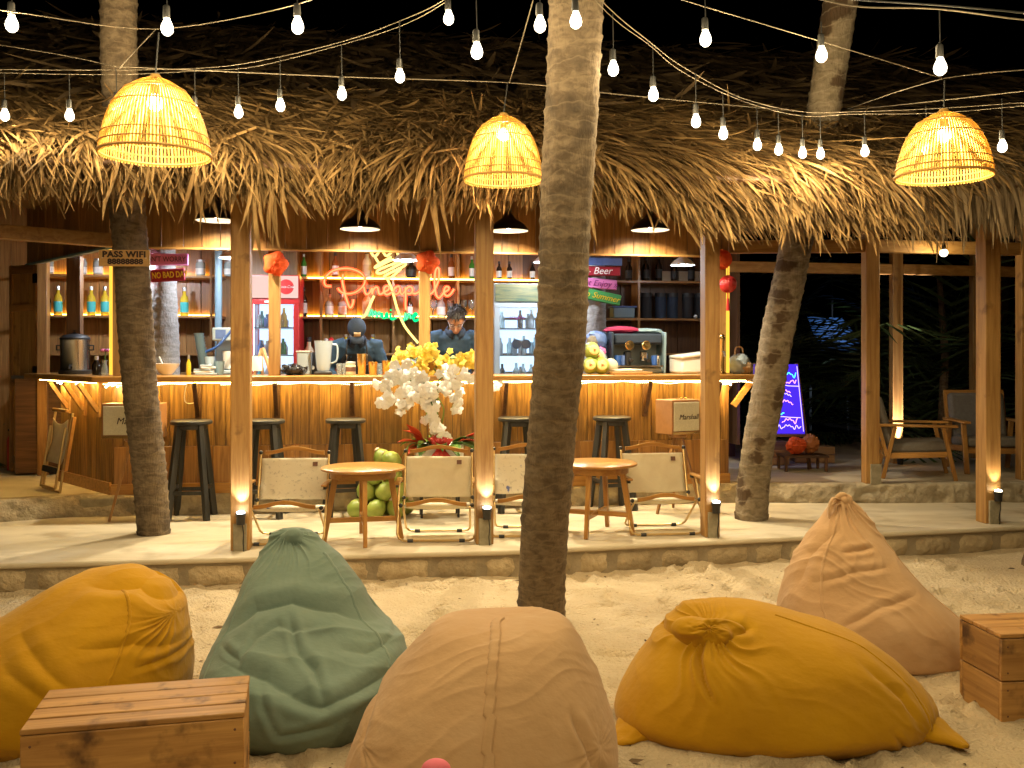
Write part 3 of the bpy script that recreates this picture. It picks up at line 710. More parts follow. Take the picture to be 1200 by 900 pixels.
for px in (233, 325, 413, 590, 672, 755, 835):
    s0 = sof(px, 0)
    m = M().box((s0, -.018, 1.12), (.05, .026, .32)).beam((s0, -.03, 1.0), (s0, -.195, 1.272), .045, .035, up=(1, 0, 0))
    m.o('bracket', 'dark_z', ct, bev=.003)
for q in (.28, .62, 1.0):
    c = DD*q; n_ = V((-.809, -.588, 0))
    M().beam(c+n_*.02+V((0,0,.98)), c+n_*.02+V((0,0,1.28)), .05, .026, up=n_).beam(c+n_*.03+V((0,0,1.03)), c+n_*.19+V((0,0,1.27)), .045, .035, up=(0,0,1)).o('bracket', 'oak_z', ct, bev=.003)
for t_ in (-.05, .4): M().beam((5.36, t_, 1.05), (5.53, t_, 1.27), .05, .04, up=(0,1,0)).o('bracket', 'oak_x', ct)
M().box((2.72, -.135, ZC-.054), (5.45, .012, .007)).o('led_strip', 'ledwarm', ct)
m = M()
for k in range(330):
    s0 = -.03+k*.0168; z0 = ZC-.066-.006*sin(s0*7)-.004*sin(s0*23)
    if N(s0*2.) > -.32: m.box((s0, -.192, z0), (.007, .005, .005))
tag(m.o('led_dots', 'ledcob', ct, smooth=0), kind='stuff')
a_, b_ = V((-.13, -.05, ZC-.055)), DD*1.45+V((-.10, -.07, ZC-.055))
M().beam(a_, b_, .012, .008).o('led_strip', 'ledwarm', ct)
for px, py in ((72, 452), (94, 451), (131, 451), (847, 445), (853, 447)):
    t0 = .9 if px < 80 else .55 if px < 100 else -.17
    p = bst(col(px, t0, 0)); m = M()
    for k in range(7): m.ball((p[0]+R(-.05, .05), t0+R(-.02, .02), ZC-.075+R(-.014, .014)), .009, 6, 5)
    m.o('led_dots', 'ledcob', ct)
    light('POINT', 'led_glow', (p[0], t0, ZC-.10), 3.5, (1, .66, .25), ct, shadow_soft_size=.03)
# dangling supply wire under the counter
p = [bst(col(px, -.1, 0)) for px in (221, 218, 217, 222, 231)]
M().tube(smooth_path([(a[0], -.17+.03*i, zof(px, py, -.1)) for i, (a, px, py) in enumerate(zip(p, (221, 218, 217, 222, 231), (450, 458, 470, 473, 471)))], 5), .004, 6).o('wire', 'white', ct)
# ---- service opening at the far left: shutter door and store shelf
def yrz(p, q): return math.atan2(q.y-p.y, q.x-p.x)
a = atY(14, 555, 9.35); b = atY(45, 556, 9.15)
dr = thing('shutter_door', 'tall narrow wooden folding door standing open at the left of the bar', 'door', (a.x, a.y, ZF+.01), yrz(a, b))
wd = (V((b.x, b.y, 0))-V((a.x, a.y, 0))).length; h_ = 2.04
for k in range(3): M().box((wd*(k+.5)/3, .0, h_/2), (wd/3-.004, .02, h_)).o('board', 'oak_z', dr, bev=.002)
for z_ in (.12, .92, 1.62, h_-.05): M().box((wd/2, -.02, z_), (wd, .02, .07)).o('rail', 'red_x', dr, bev=.003)
M().box((.02, -.021, h_/2), (.035, .022, h_)).o('stile', 'red_z', dr); M().box((wd-.02, -.021, h_/2), (.035, .022, h_)).o('stile', 'red_z', dr)
for z_ in (.33, 1.0, 1.9): M().box((wd+.0, -.036, z_), (.075, .006, .095)).o('hinge', 'steel', dr, bev=.002)
f0 = bst(atY(51, 556, 9.1))
M().box((f0[0], f0[1], (ZF+FB)/2), (.09, .09, FB-ZF)).o('post', 'red_z', bar, bev=.004)
st = bthing('store_shelf', 'small open shelf stacked with folded cloths beside the shutter door', 'shelf', f0[0]+.2, f0[1]+.1, ZF)
for z_ in (.06, .36, .62, .9): M().box((0, .1, z_), (.34, .3, .025)).o('shelf_board', 'white' if z_ in (.36, .9) else 'dark_x', st)
M().box((0, .26, .5), (.36, .01, 1.0)).o('back_panel', 'black', st)
for k in range(5):
    tag(M().ball((0, 0, 0), .1, 12, 8, (1.05, .9, .22)).o('folded_cloth', ('white', 'tan', 'canvas', 'grill', 'white')[k], None, bw(f0[0]+.17, f0[1]+.15, ZF+.397+.037*k)), ('lowest white folded cloth on the store shelf', 'tan folded cloth low in the pile on the store shelf', 'cream folded cloth in the middle of the pile on the store shelf', 'pale yellow folded cloth high in the pile on the store shelf', 'white folded cloth topmost of the pile on the store shelf')[k], 'cloth', 'cloths on the store shelf')
fe = atY(15, 545, 9.5)
g = thing('fire_extinguisher', 'small red fire extinguisher on the floor left of the shutter door', 'fire extinguisher', (fe.x, fe.y, ZF))
M().lathe([(.05, 0), (.055, .01), (.055, .3), (.045, .34), (.02, .36), (.02, .39), (0, .39)], 14).o('cylinder', 'extred', g)
M().box((0, -.02, .41), (.03, .09, .02)).tube([(0, -.05, .4), (.05, -.06, .3), (.055, -.05, .16)], .008, 6).o('handle', 'black', g)
# ---- back shelf with light strips
SZ = (2.33, 1.915, 1.53)
sh = bthing('back_shelf', 'wall of amber lit wooden bottle shelves behind the bar', 'shelf', 0, 0, 0)
X0, X1, X2, X3 = -1.3, sof(262, 1.97), sof(345, 1.97), 5.95
for a_, b_ in ((X0, X1), (X2, X3)):
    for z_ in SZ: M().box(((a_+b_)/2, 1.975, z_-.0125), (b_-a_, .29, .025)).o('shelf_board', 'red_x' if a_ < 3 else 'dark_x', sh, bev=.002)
M().box((1.5, 1.99, ZC-.02), (5.6, .26, .03)).o('shelf_board', 'red_x', sh)
for px in (247, 347, 376, 461, 537, 749):
    M().box((sof(px, 1.83)+.0, 1.972, (1.36+2.9)/2), (.025, .28, 1.54)).o('divider', 'red_z', sh, bev=.002)
sx = sof(690, 2)
for a_, b_, zs_ in ((X0+.05, X1-.05, (SZ[0], SZ[1])), (X2+.03, sx, (SZ[0], SZ[1]))):
    for z_ in zs_:
        M().box(((a_+b_)/2, 2.095, z_+.012), (b_-a_, .014, .016)).o('led_strip', 'ledshelf', sh)
M().box(((X2+sx)/2, 1.826, SZ[0]-.012), (sx-X2-.3, .008, .012)).o('led_strip', 'ledshelf', sh)
m = M().tube([(sof(256, 1.5), 1.5, ZC), (sof(256, 1.5), 1.5, 2.9)], .036, 14)
tag(m.o('steel_pole', 'greyblue', None, bw(0,0,0), TH), 'grey steel pole inside the bar left of the front post', 'pole')
bc = bthing('back_counter', 'dark work counter along the back wall of the bar', 'counter', 0, 0, 0)
M().box((2.2, 1.75, (ZF+1.30)/2), (7.0, .6, 1.30-ZF-.04)).o('cabinet', 'dark_x', bc); M().box((2.2, 1.74, 1.295), (7.05, .64, .03)).o('worktop', 'steel', bc)
# ---- bottles
def bottle(px, z, kind, label, t=1.95, h=None, group='bottles on the bar shelves', r=None):
    s0 = sof(px, t); K = {'rum': ('byellow', .042, .30, 'lcyan', 'ccap'), 'wine': ('bdark', .036, .31, 'lwhite', 'lblack'), 'beer': ('bgreen', .031, .25, 'lwhite', 'ccap'),
      'milk': ('lwhite', .045, .24, 'bcream', 'ccap'), 'jar': ('bclear', .05, .17, 'lwhite', 'ccap'), 'dark': ('bdark', .038, .27, 'lblack', 'lblack'), 'brown': ('bbrown', .036, .27, 'lwhite', 'lblack'), 'cream': ('bcream', .048, .30, 'patch', 'lblack'), 'white': ('bclear', .046, .24, 'lwhite', 'ccap')}[kind]
    H = h or K[2]; q = r or K[1]
    g = bthing('bottle' if kind != 'jar' else 'jar', label, 'bottle' if kind != 'jar' else 'jar', s0, t, z+.001, 0, group)
    if kind == 'jar': prof = [(q*.9, 0), (q, .01), (q, H*.75), (q*.8, H*.86), (q*.8, H*.9)]
    else: prof = [(q*.92, 0), (q, .008), (q, H*.55), (q*.86, H*.64), (q*.42, H*.74), (q*.36, H*.9), (q*.42, H*.905), (q*.42, H*.93)]
    M().lathe(prof, 14).o('glass', K[0], g)
    M().lathe([(q*1.01, H*.12), (q*1.015, H*.13), (q*1.015, H*.46), (q*1.01, H*.47)], 14).o('paper_label', K[3], g)
    M().lathe([(q*(.85 if kind == 'jar' else .46), H*.86), (q*(.85 if kind == 'jar' else .46), H*.995), (0, H)], 12).o('cap', K[4], g)
    return g
bottle(55, SZ[1], 'dark', 'black bottle at the far left end of the lit lower shelf')
for px, lab in ((68, 'half hidden pale rum bottle behind the dark stud on the left shelf'), (89, 'pale rum bottle with turquoise label, first right of the dark stud'), (107, 'pale rum bottle with turquoise label, middle of the three right of the stud'), (123, 'pale rum bottle with turquoise label beside the yellow corner post'), (216, 'lone pale rum bottle with turquoise label right of the grey trunk')):
    bottle(px, SZ[1], 'rum', lab)
for px, lab in ((57, 'white jar at the left end of the top shelf'), (96, 'pinkish jar on the top shelf, left of the password board'), (115, 'pinkish jar on the top shelf touching the password board'), (235, 'white labelled jar on the top shelf right of the pink board'), (268, 'white labelled jar on the shelf by the grey pole')):
    bottle(px, SZ[0], 'jar', lab)
bottle(356, SZ[0], 'beer', 'green bottle on the top shelf above the red fridge corner')
bottle(393, SZ[0], 'brown', 'brown bottle on the top shelf behind the neon capital P')
bottle(430, SZ[0], 'cream', 'cream ceramic bottle on the top shelf beside the neon crown')
bottle(482, SZ[0], 'dark', 'squat black bottle with pale label on the top shelf', h=.2, r=.055)
bottle(529, SZ[0], 'brown', 'brown bottle on the top shelf right of the orange rosette')
bottle(553, SZ[0], 'beer', 'green bottle on the top shelf beside the middle front post')
for px, lab in ((585, 'first small dark bottle with white label above the grey fridge'), (597, 'second small dark bottle with white label above the grey fridge'), (624, 'small dark bottle with white label by the sandy trunk')):
    bottle(px, SZ[0], 'wine', lab, h=.2, r=.03)
bottle(356, SZ[1], 'wine', 'tall dark wine bottle beside the red fridge')
bottle(386, SZ[1], 'white', 'left one of two pale bottles under the neon capital P')
bottle(401, SZ[1], 'white', 'right one of two pale bottles under the neon capital P')
bottle(430, SZ[1], 'cream', 'cream bottle on the middle shelf above the green neon')
bottle(480, SZ[1], 'wine', 'dark bottle with red label under the neon word', h=.24)
bottle(517, SZ[1], 'white', 'white labelled bottle behind the second bartender')
for px, lab in ((508, 'stemmed glass left of the white labelled bottle'), (528, 'stemmed glass above the dark haired head'), (543, 'stemmed glass between the head and the middle front post'), (553, 'stemmed glass beside the middle front post')):
    tag(M().lathe([(.035, 0), (.034, .004), (.005, .01), (.004, .08), (.03, .1), (.042, .14), (.036, .19)], 14).o('wine_glass', 'glass', None, bw(sof(px, 1.95), 1.95, SZ[1]+.001)), lab, 'glass', 'stemmed glasses on the shelf')
bottle(362, 1.335, 'cream', 'tall bottle with black top on the back counter beside the red fridge', t=1.7, h=.36, r=.055)
bottle(405, SZ[2], 'rum', 'yellow bottle on the low shelf left of the capped bartender', h=.2)
bottle(437, SZ[2], 'rum', 'yellow bottle on the low shelf right of the capped bartender', h=.2)
for i, (px, lab) in enumerate(((737, 'dark bottle on the right top shelf, left of the divider'), (757, 'first dark bottle right of the divider on the right top shelf'), (772, 'second dark bottle right of the divider on the right top shelf'), (790, 'third dark bottle right of the divider on the right top shelf'), (810, 'dark bottle nearest the right front post on the top shelf'))):
    bottle(px, SZ[0], 'dark', lab, h=.25+.02*(i % 3))
for px, lab in ((780, 'small buff carton between dark bottles on the right top shelf'), (800, 'buff carton right of the third dark bottle'), (818, 'buff carton at the right end of the top shelf')):
    g = bthing('carton', lab, 'box', sof(px, 2.03), 2.03, SZ[0]+.001); M().box((0, 0, .06), (.11, .06, .12)).o('body', 'patch', g, bev=.003); M().box((0, 0, .1215), (.112, .03, .002)).o('tape', 'lwhite', g)
for px, lab in ((757, 'dark canister next to the divider on the right middle shelf'), (774, 'slate grey canister, left of a pair on the right shelf'), (788, 'slate grey canister, right of a pair on the right shelf'), (806, 'dark bag of coffee on the right middle shelf'), (820, 'dark canister at the right end of the middle shelf')):
    g = bthing('canister', lab, 'canister', sof(px, 1.97), 1.97, SZ[1]+.001)
    M().lathe([(.06, 0), (.062, .01), (.062, .24), (.055, .255), (.055, .28), (0, .283)], 16).o('body', 'apron' if px not in (774, 788) else 'navy', g); M().lathe([(.0625, .24), (.064, .25), (.064, .285), (0, .29)], 16).o('lid', 'black', g)
g = bthing('storage_basket', 'blue plastic storage basket on the right middle shelf', 'basket', sof(729, 1.95), 1.95, SZ[1]+.001)
M().prism([(-.12, -.09), (.12, -.09), (.12, .09), (-.12, .09)], 0, .12).o('tub', 'greyblue', g, bev=.01); M().box((0, 0, .125), (.28, .21, .02)).o('rim', 'signblue', g, bev=.006)
tag(M().ball((0, 0, .022), .022, 10, 8).o('espresso_cup', 'white', None, bw(sof(815, 1.86), 1.86, SZ[1]+.001)), 'tiny white cup on the right middle shelf', 'cup')
# festive doll on the back counter
g = bthing('festive_doll', 'small doll in a red pointed hat and red coat behind the capped bartender', 'doll', sof(388, 1.7), 1.7, 1.335)
M().lathe([(.07, 0), (.085, .04), (.07, .14), (.045, .2), (0, .21)], 14).o('coat', 'redcloth', g); M().ball((0, -.01, .235), .052, 12, 8).o('head', 'skin', g)
M().ball((0, -.035, .215), .04, 10, 8, (1, .8, 1)).o('beard', 'white', g); M().lathe([(.056, .255), (.05, .29), (.02, .35), (0, .36)], 14).o('hat', 'redcloth', g); M().ball((-.05, -.01, .33), .02, 8, 6).o('pompom', 'white', g)
M().ball((-.1, 0, .15), .05, 8, 6, (1.2, .6, .6)).ball((.1, 0, .15), .05, 8, 6, (1.2, .6, .6)).o('sleeve', 'redcloth', g)
g = bthing('tissue_box', 'pale teal box on the back counter under the green neon', 'box', sof(476, 1.6), 1.6, 1.312)
M().box((0, 0, .1), (.24, .12, .2)).o('body', 'teal', g, bev=.006); M().box((0, -.061, .1), (.2, .002, .1)).o('print', 'lwhite', g)
# ---- fridges
def fridge(px0, px1, pytop, label, red):
    t0 = 1.42; a_, b_ = sof(px0, t0), sof(px1, t0); w_ = b_-a_; zt = zof((px0+px1)/2, pytop, t0)
    g = bthing('drinks_fridge', label, 'fridge', (a_+b_)/2, t0, ZF)
    H = zt-ZF; body = 'redpaint' if red else 'frgrey'; hh = .24 if red else .2; hd = H-hh
    M().box((-w_/2+.02, .3, H/2), (.04, .56, H)).box((w_/2-.02, .3, H/2), (.04, .56, H)).box((0, .57, H/2), (w_-.08, .03, H)).box((0, .3, .05), (w_-.08, .53, .1)).box((0, .3, H-.01), (w_-.08, .53, .02)).o('cabinet', body, g)
    M().box((0, .012, hd+hh/2), (w_-.03, .03, hh-.02)).o('header', 'fridgehead' if red else 'landscape', g, bev=.004)
    for k, c_, d_ in ((0, (0, -.012, hd-.03), (w_, .03, .05)), (1, (0, -.012, .13), (w_, .03, .07)), (2, (-w_/2+.03, -.0121, hd/2+.02), (.055, .03, hd-.15)), (3, (w_/2-.03, -.0121, hd/2+.02), (.055, .03, hd-.15))):
        M().box(c_, d_).o('door_frame', body, g, bev=.004)
    M().box((0, -.006, hd/2+.05), (w_-.11, .004, hd-.2)).o('door_glass', 'water', g)
    M().box((0, .545, hd/2+.05), (w_-.1, .01, hd-.14)).o('lit_back', 'fridgelit', g)
    for sx_ in (-1, 1): M().box((sx_*(w_/2-.047), .09, hd/2+.05), (.008, .012, hd-.2)).o('light_bar', 'coolled', g)
    tint = ('bgreen', 'lcyan', 'byellow', 'lwhite', 'signblue', 'bclear', 'white')
    for k in range(5):
        z_ = .32+k*.28
        M().box((0, .3, z_), (w_-.1, .46, .012)).o('wire_shelf', 'frgrey', g)
        if z_+.2 > hd: continue
        n = int((w_-.16)/.075); ms = {}
        for j in range(n):
            for q in range(2):
                if not red and random.random() < .45: continue
                x_ = -w_/2+.1+j*.078+R(-.01, .01); h_ = R(.12, .2); mm = ms.setdefault(random.choice(tint if red else ('bclear', 'white', 'lwhite', 'bclear', 'bdark')), M())
                mm.lathe([(.03, 0), (.031, h_*.6), (.014, h_*.78), (.013, h_), (0, h_)], 8, (x_, .15+q*.2, z_+.007))
        for kx, mm in ms.items(): tag(mm.o('drinks', kx, g), kind='stuff')
    return g, w_, H, hd, hh
MT['coolled'] = EMIT('cool_led_bar', (.72, .87, 1.), 9.)
g, w_, H, hd, hh = fridge(290, 351, 322, 'red glass-door drinks fridge with a lit pink header', True)
M().lathe([(0, 0), (.075, 0), (.075, .008), (0, .01)], 24).xf(Matrix.Rotation(radians(90), 4, 'X')).o('logo_disc', 'redpaint', g, (w_/2-.13, -.004, hd+hh/2))
text('lettering', 'Coca-Cola', .035, 'inkwhite', g, (w_/2-.13, -.016, hd+hh/2), (radians(90), 0, 0), shear=.3)
M().box((-.02, -.03, hd-.03), (.13, .004, .022)).o('door_badge', 'white', g)
g, w_, H, hd, hh = fridge(579, 658, 332, 'grey glass-door fridge with a landscape picture on its header', False)
text('lettering', 'BERJAYA', .042, 'inkpurple', g, (-w_/2+.24, -.0165, hd-.16), (radians(90), 0, 0))
for k, dx in enumerate((.14, .24)):
    M().lathe([(.02, 0), (.05, .0), (.05, .02), (.02, .02)], 18).xf(Matrix.Rotation(radians(90), 4, 'X')).o('fan_ring', 'signblue', g, (-w_/2+.1+dx, .05, hd-.43))
# ---- neon sign
nt_ = 1.74
def npt(cx, cy, sc_=6., ox=360, oy=290):
    px, py = ox+cx/sc_, oy+cy/sc_; return (sof(px, nt_), zof(px, py, nt_))
s0, z0 = npt(570, 340)
ns = bthing('neon_sign', 'glowing neon sign reading Pineapple Mui Ne with a yellow pineapple', 'sign', s0, nt_, z0)
def stroke(m, pts, r, dy=0):
    P_ = [npt(*p) for p in pts]; m.tube(smooth_path([(a-s0, dy, b-z0) for a, b in P_], 5), r, 7)
OR = [[(170,272),(132,270),(120,238),(138,200),(180,165),(240,150),(300,150),(360,170),(400,205),(405,245),(385,282),(340,315),(290,326),(248,318),(225,300),(218,284)],
 [(252,190),(248,240),(260,300),(275,360),(295,415),(310,420),(322,390),(325,365)],
 [(400,278),(405,310),(418,330),(440,318),(455,287),(457,328),(462,305),(478,283),(495,283),(500,305),(506,326),(522,327),(545,312),(570,298),(576,280),(560,271),(543,285),(540,312),(555,331),(580,325),(605,306),(615,290),(635,275),(650,280)],
 [(650,280),(630,275),(612,290),(609,315),(624,330),(645,315),(653,285),(656,318),(668,330),(688,305)],
 [(690,280),(692,340),(691,400),(693,440)], [(692,300),(710,279),(733,281),(740,305),(725,325),(702,324)], [(740,322),(760,325),(785,312),(800,290)],
 [(800,285),(802,340),(802,400)], [(802,300),(820,279),(843,281),(848,305),(833,326),(812,324)], [(848,322),(866,326),(882,315),(905,278),(925,220),(926,155),(910,145),(899,180),(895,255),(905,328),(925,355),(945,338),(962,316),(990,300),(995,282),(976,276),(962,300),(966,330),(986,341),(1010,325),(1032,292)]]
mo, mc = M(), M()
for st_ in OR: stroke(mo, st_, .0165)
mo.ball((npt(418,255)[0]-s0, 0, npt(418,255)[1]-z0), .011, 8, 6)
for st_ in OR: stroke(mc, st_, .0105, -.0085)
mg_ = None
mo.o('lettering', 'neon_o', ns); mc.o('lettering_core', 'neon_oc', ns)
GR = [[(435,485),(455,440),(460,484),(478,450),(488,488),(505,455),(516,492)], [(525,458),(530,490),(548,492),(560,460),(566,498)], [(585,462),(588,498),(606,503),(628,490)],
 [(680,518),(692,462),(697,506),(716,466),(730,502)], [(742,488),(770,477),(762,463),(746,480),(755,515),(786,506)]]
m = M()
for st_ in GR: stroke(m, st_, .0135)
m.ball((npt(588,440)[0]-s0, 0, npt(588,440)[1]-z0), .011, 8, 6); m.o('lettering', 'neon_g', ns); m = M()
for st_ in GR: stroke(m, st_, .006, -.007)
m.o('lettering_core', 'neon_gc', ns)
YE = [[(475,62),(520,118),(592,66),(496,122),(482,142),(600,86),(648,96),(500,158),(520,182),(668,110),(682,130),(545,200),(582,214),(660,150)], [(440,20),(475,62),(520,20),(560,60),(620,10),(640,60)],
 [(610,345),(640,450),(690,560),(780,672)], [(560,215),(590,280),(612,350)], [(380,492),(405,480),(425,440),(470,340)]]
m = M()
for st_ in YE: stroke(m, st_, .013)
m.o('pineapple_outline', 'neon_y', ns); m = M()
for st_ in YE: stroke(m, st_, .0055, -.006)
m.o('pineapple_core', 'neon_yc', ns)
for sx in (-.5, .5): M().box((sx, .06, .02), (.02, .12, .02)).o('bracket', 'black', ns)
# ================================================================== PEOPLE
def smstep(a, b, x): x = min(1, max(0, (x-a)/(b-a))); return x*x*(3-2*x)
def fused(m, name, mat, parent, vox=.008, it=6, sub=False):
    """fuse overlapping volumes of a builder into one continuous skin"""
    tmp = m.o('t', None, smooth=0)
    k = tmp.modifiers.new('r', 'REMESH'); k.mode = 'VOXEL'; k.voxel_size = vox
    s = tmp.modifiers.new('s', 'SMOOTH'); s.iterations = it; s.factor = .5
    dg = bpy.context.evaluated_depsgraph_get(); me = bpy.data.meshes.new_from_object(tmp.evaluated_get(dg)); me.name = name
    bpy.data.objects.remove(tmp)
    me.shade_smooth(); me.materials.clear(); me.materials.append(MT[mat])
    ob = bpy.data.objects.new(name, me); C.objects.link(ob); ob.parent = parent
    return ob
def loft(m, secs, n=24):
    """secs: (centre, rx, ry) ellipses, closed at both ends"""
    P = [[(c[0]+rx*cos(2*pi*j/n), c[1]+ry*sin(2*pi*j/n), c[2]) for j in range(n)] for c, rx, ry in secs]
    b = len(m.v); m.grid(P, closed=True); m.f.append(tuple(b+j for j in reversed(range(n)))); e_ = b+(len(secs)-1)*n; m.f.append(tuple(e_+j for j in range(n)))
def head(m, c, pitch, yaw=0):
    mt = Matrix.Translation(c) @ Matrix.Rotation(yaw, 4, 'Z') @ Matrix.Rotation(pitch, 4, 'X')
    h = M()
    h.ball((0, .012, .03), .098, 20, 14, (.80, 1.0, 1.0)); h.ball((0, -.018, -.045), .07, 16, 12, (.86, .98, 1.0)); h.ball((0, -.055, -.095), .03, 12, 8, (1.1, .8, .7))
    h.tube([(0, -.088, .012), (0, -.105, -.015), (0, -.112, -.033)], [.010, .014, .016], 8); h.ball((0, -.10, -.038), .014, 8, 6, (1.4, .8, .7))
    h.ball((0, -.083, -.068), .02, 10, 6, (1.3, .6, .45))
    for sx in (-1, 1): h.ball((sx*.079, .02, -.012), .026, 8, 8, (.4, .8, 1.2)); h.ball((sx*.034, -.078, .024), .02, 8, 6, (1.3, .5, .4))
    h.xf(mt); m.v_off = len(m.v); m.add(h.v, h.f); return mt
def hand(m, wrist, dirv, palm_n, side, r=.0085):
    d = V(dirv).normalized(); n_ = V(palm_n); n_ = (n_-d*n_.dot(d)).normalized(); sd = d.cross(n_)*side; w0 = V(wrist)
    m.tube([w0-d*.02, w0+d*.03, w0+d*.075, w0+d*.09], [.026, .032, .034, .02], 10)
    for k, (off, L) in enumerate(((-.028, .068), (-.009, .078), (.010, .073), (.027, .055))):
        p = w0+d*.08+sd*off; a = p+d*L*.45-n_*(-.006); b = a+(d*.8+n_*.5).normalized()*L*.32; c = b+(d*.4+n_*.9).normalized()*L*.25
        m.tube([p, a, b, c], [r, r*.95, r*.88, r*.7], 7)
    p = w0+d*.03-sd*.03; m.tube([p, p-sd*.022+d*.025+n_*.01, p-sd*.022+d*.055+n_*.022], [.011, .010, .008], 7)
def person(label, s, t, ht, capped):
    g = bthing('person', label, 'person', s, t, ZF); k = ht/1.7
    b = M(); lean = .10
    for sx in (-1, 1):                                     # legs and feet
        b.tube([(sx*.09, .02, .93), (sx*.10, 0, .70), (sx*.10, 0, .48), (sx*.10, .03, .28), (sx*.10, .03, .08)], [.095, .085, .058, .055, .04], 14)
        b.tube([(sx*.10, .05, .05), (sx*.105, -.04, .045), (sx*.11, -.15, .03)], [.045, .045, .03], 10)
    loft(b, [((0, .02, .86), .15, .10), ((0, .02, .98), .165, .115), ((0, .0, 1.12), .14, .105), ((0, -.03, 1.27), .165, .115), ((0, -.045, 1.38), .17, .10), ((0, -.05, 1.44), .09, .07)])
    hd = (0, -.15, 1.565)
    b.tube([(0, -.05, 1.40), (0, -.07, 1.47), (0, -.11, 1.53)], [.062, .055, .06], 14)
    mt = head(b, hd, radians(38 if capped else 32), radians(4 if capped else -6))
    arms = []
    for sx in (-1, 1):
        sh, el, wr = V((sx*.185, -.04, 1.385)), V((sx*.275, -.09, 1.12)), V((sx*(.13 if capped else .16), -.34, 1.045))
        b.tube([sh-V((sx*.04, 0, 0)), sh, sh*.5+el*.5, el, el*.5+wr*.5, wr], [.055, .056, .048, .041, .038, .027], 12)
        hand(b, wr, (wr-el)*.5+V((-sx*.1, -.2, .0)), (0, -.2, -1), sx); arms.append((sh, el, wr))
    fused(b, 'body', 'skin', g, .0075, 5)
    c = M()                                                # shirt
    loft(c, [((0, .02, .84), .178, .128), ((0, .02, .98), .185, .135), ((0, .0, 1.12), .168, .13), ((0, -.03, 1.27), .188, .14), ((0, -.045, 1.385), .192, .122), ((0, -.052, 1.435), .105, .088), ((0, -.06, 1.455), .078, .078)])
    for sh, el, wr in arms:
        end = el*.25+wr*.75 if capped else el*.55+wr*.45
        c.tube([sh-V((sh.x*.3, 0, 0)), sh, sh*.5+el*.5, el, end], [.07, .076, .068, .060, .052], 14)
    st = fused(c, 'shirt', 'denim' if capped else 'denim', g, .009, 4)
    tx = bpy.data.textures.get('cloth_folds') or bpy.data.textures.new('cloth_folds', 'CLOUDS'); tx.noise_scale = .09; tx.noise_depth = 2
    dm = st.modifiers.new('folds', 'DISPLACE'); dm.texture = tx; dm.strength = .022; dm.mid_level = .5
    tr_ = M()
    for sx in (-1, 1): tr_.tube([(sx*.09, .02, .95), (sx*.10, 0, .70), (sx*.10, 0, .48), (sx*.10, .02, .1)], [.115, .098, .075, .065], 14)
    loft(tr_, [((0, .02, .82), .17, .12), ((0, .02, .97), .172, .125)]); fused(tr_, 'trousers', 'navy', g, .01, 4)
    for sx in (-1, 1):                                      # collar wings
        M().grid([[(sx*.012, -.150, 1.43), (sx*.05, -.135, 1.455), (sx*.085, -.075, 1.47), (sx*.06, .01, 1.475)], [(sx*.03, -.172, 1.385), (sx*.075, -.16, 1.41), (sx*.105, -.085, 1.44), (sx*.075, .035, 1.45)]]).o('collar', 'navy', g, solid=.006)
    if capped:
        cap = M(); cap.v = []; P = []
        for i in range(9):
            a = pi/2*i/8; P.append([(.092*cos(a)*cos(2*pi*j/20), .012+.112*cos(a)*sin(2*pi*j/20), .035+.098*sin(a)) for j in range(20)])
        cap.grid(P, closed=True).xf(mt); co = cap.o('cap', 'navy', g)
        br = M().grid([[(x_, -.098+.35*x_*x_*8, .042-.25*x_*x_*6) for x_ in np.linspace(-.07, .07, 9)], [(x_*.95, -.17+x_*x_*6, .028-x_*x_*5) for x_ in np.linspace(-.07, .07, 9)]]).xf(mt); br.o('brim', 'navy', co, solid=.005)
        pa = M().grid([[(x_, -.104+x_*x_*4-(z_-.06)*-.25, z_) for x_ in np.linspace(-.032, .032, 6)] for z_ in (.058, .085, .108)]).xf(mt); pa.o('patch', 'patch', co, solid=.004)
        ap = M().grid([[(x_, -.183+abs(x_)**2*2.2+ (0 if z_ < 1.2 else .012), z_) for x_ in np.linspace(-.115 if z_ > 1.25 else -.16, .115 if z_ > 1.25 else .16, 9)] for z_ in (.7, .9, 1.05, 1.15, 1.25, 1.33)])
        ao = ap.o('apron', 'apron', g, solid=.006)
        for sx in (-1, 1):
            M().tube(smooth_path([(sx*.1, -.19, 1.31), (sx*.1, -.185, 1.38), (sx*.085, -.11, 1.46)], 4), .010, 6).o('strap', 'apron', g)
            M().tube([(sx*.1, -.202, 1.25), (sx*.1, -.204, 1.28), (sx*.1, -.2, 1.32)], .006, 6).ball((sx*.1, -.206, 1.235), .012, 8, 6).ball((sx*.1, -.203, 1.33), .012, 8, 6).o('buckle', 'steel', g)
    else:
        hr = M(); P = []
        for i in range(12):
            a = -pi*.10+pi*.60*i/11; row = []
            for j in range(28):
                f_ = 2*pi*j/28; fr = max(0, -sin(f_)); lo = max(a, .62*fr+.12*N(f_*7, 3)) if fr > .25 else a
                q = 1.05+.05*N(cos(f_)*4, sin(f_)*4, a*5)+.05*ridged(f_*6, a*2)+.05*max(0, a-.6)
                row.append((.083*q*cos(lo)*cos(f_), .016+.105*q*cos(lo)*sin(f_), .034+.103*q*sin(lo)))
            P.append(row)
        hr.grid(P, closed=True)
